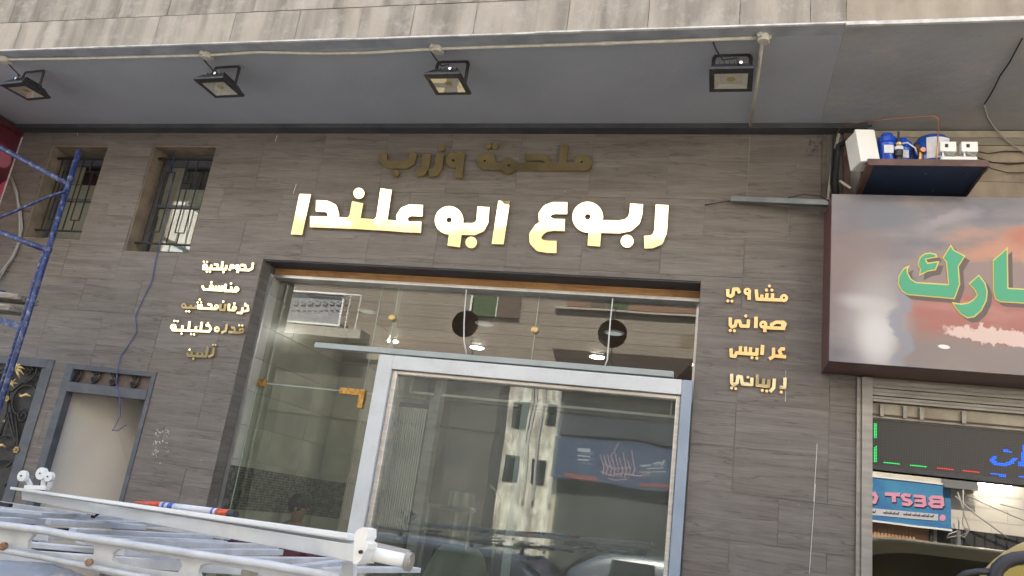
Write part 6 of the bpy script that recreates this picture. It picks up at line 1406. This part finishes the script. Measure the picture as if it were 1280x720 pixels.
# cream building on the right with the mirrored shop sign
cb_ = thing('cream_building', 'cream block building across the street on the right, with a dark window and wires', 'building', (5.5, -9.5, 0))
CY = -9.0 - .15
GR = .1085
wx = vrect(1170, 668, 1290, 735, CY, GR)
mb = MB(); z_ = .1
mb.box(2.25, 12, CY - .3, CY - .012, 0, 8.5); mb.build('core', M['white_edge'], cb_)
k = 0; hb = [(wx[0] + .02, wx[1] + .8, 1.0, mir(1240, 676, CY, GR).z + .12), (2.26, mir(1167, 650, CY, GR).x, 0, 3.3)]
while z_ < 5.0:
    x = 2.26 - (.25 if k % 2 else 0)
    while x < 9.0:
        for r in cut_grid(max(x, 2.26) + .003, x + .497, z_ + .003, z_ + .217, hb): box('block', M['cream_wall'], cb_, r[0], r[1], CY - .012, CY, r[2], r[3])
        x += .5
    z_ += .22; k += 1
wn = box('window', M['dark_shop'], cb_, hb[0][0], hb[0][1], CY - .011, CY - .004, hb[0][2], hb[0][3])
for i in range(8): x = hb[0][0] + .1 + i * .16; MB().tube([(x, CY + .0, hb[0][2]), (x, CY + .0, hb[0][3])], .014, 6).build('bar', M['iron'], wn)
hx = hb[1][1]
sh_ = box('shutter', M['shutter'], cb_, 2.27, hx - .08, CY - .011, CY - .002, .2, 2.66)
for i in range(19):
    x = 2.30 + i * .055
    if x < hx - .1: MB().box(x, x + .035, CY - .0015, CY + .018, .2, 2.6).build('shutter_rib', M['shutter'], sh_)
box('jamb', M['ink'], cb_, hx - .078, hx - .02, CY - .011, CY + .05, 0, 3.2)
bsx0, bsx1, bsz0, bsz1 = vrect(1060, 600, 1188.5, 654, CY + .10, GR)
b2 = thing('mirrored_shop_sign', 'bright blue shop sign with pink lettering that reads backwards in the mirror glass', 'shop sign', ((bsx0 + bsx1) / 2, CY + .2, bsz0))
SY2 = CY + .10
box('panel', M['sign_blue'], b2, bsx0, bsx1, CY + .02, SY2, bsz0, bsz1)
box('frame', M['white_plastic'], b2, bsx0, bsx1 + .01, CY + .03, SY2 + .01, bsz1 + .001, bsz1 + .03); box('frame', M['white_plastic'], b2, bsx0, bsx1 + .01, CY + .03, SY2 + .01, bsz0 - .03, bsz0 - .001)
def ink2(pr, mat, nm, lift=.0): solids(loops_of(pr, .3), lambda x, y: mir(x, y, SY2 + .006 + lift, GR), (0, -.005, 0), nm, mat, b2)
hw = 2.3
Tm = [S([(1106, 617.5), (1125, 618.5)], hw), S([(1117, 618), (1117.5, 628.0)], hw * 1.1)]
Sm = [S([(1138, 619.8), (1131, 618.5), (1127.5, 620.5), (1130, 624.3), (1136, 625.8), (1138.5, 628.5), (1135.5, 631), (1127.5, 630)], hw * .9)]
Em = [S([(1154, 620.3), (1155, 632.6)], hw), S([(1141.5, 620), (1155, 621)], hw * .8), S([(1143, 625.7), (1155, 626.4)], hw * .8), S([(1142.5, 631.6), (1155, 632.4)], hw * .8)]
Bm = [S([(1177, 622), (1178, 633)], hw), S([(1178, 622), (1165, 621), (1162, 623.5), (1165, 626.8), (1177, 627.4)], hw * .9), S([(1166, 627), (1161.5, 630), (1165, 633.2), (1178, 633.4)], hw * .9)]
Cm = [S([(1086, 619), (1093, 617), (1095.5, 622), (1093, 628), (1086, 627)], hw)]
for pr in (Tm, Sm, Em, Bm, Cm):
    ink2([tuple([p[0], [(a + 1.3, b_ + 1.3) for a, b_ in p[1]], p[2]]) for p in pr], M['navy_ink'], 'letter_shadow'); ink2(pr, M['pink'], 'letter', .006)
ink2([S([(1070, 638.0), (1172, 647)], 4.2)], M['lilac'], 'band')
ink2([S([(x, 639.5 + (x - 1088) * .075), (x + 3.5, 640.6 + (x - 1088) * .075), (x + 4.5, 637.9 + (x - 1088) * .075)], .55) for x in (1090, 1104, 1109, 1114, 1119, 1129, 1134, 1140, 1145, 1151, 1156, 1162)], M['ink'], 'writing', .006)
ink2([C(1178, 647.5, 4)], M['pink'], 'band_end')
ps = thing('wire_pole', 'grey pole with tangled wires in front of the cream building', 'pole', (4, CY + .3, 0))
a_ = mir(1197, 700, CY + .3, GR); b_ = mir(1198, 663, CY + .3, GR); MB().tube([(b_.x, CY + .3, 0.12), (b_.x, CY + .3, b_.z)], .03, 10).build('post', M['shutter_grey'], ps)
for pts in (((1197, 615), (1205, 640), (1203, 655), (1209, 665), (1202, 670)), ((1204, 612), (1204, 640), (1212, 662), (1205, 672), (1198, 668)), ((1198, 664), (1186, 668), (1183, 673), (1196, 670)), ((1210, 620), (1245, 636), (1290, 655)), ((1194, 620), (1215, 640), (1260, 673)), ((1250, 630), (1290, 640), (1330, 660))):
    MB().tube([mir(x, y, CY + .3, GR) for x, y in pts], .010, 6).build('wire', M['cable_grey'], ps, smooth=True)
tag(MB().hexa([(2.3, CY + .05, 1.5), (4.15, CY + .05, 1.5), (4.15, CY + 1.2, 1.4), (2.3, CY + 1.2, 1.4), (2.3, CY + .05, 2.02), (4.15, CY + .05, 1.90), (4.15, CY + 1.2, 1.84), (2.3, CY + 1.2, 1.98)]).build('dark_canopy', M['brown_awning'], None), 'dark low canopy in front of the cream building', 'canopy')
fl_ = thing('street_lamp_tube', 'lit white tube lamp above the cream building window', 'lamp', (4.5, CY + .1, 3.6))
a_ = mir(1243, 605, CY + .1, GR); MB().tube([a_ - Vector((.25, 0, 0)), a_ + Vector((.25, 0, 0))], .03, 10).build('tube', M['light'], fl_)
box('bracket', M['shutter_grey'], fl_, a_.x - .80, a_.x - .28, CY + .002, CY + .2, a_.z - .15, a_.z - .0)
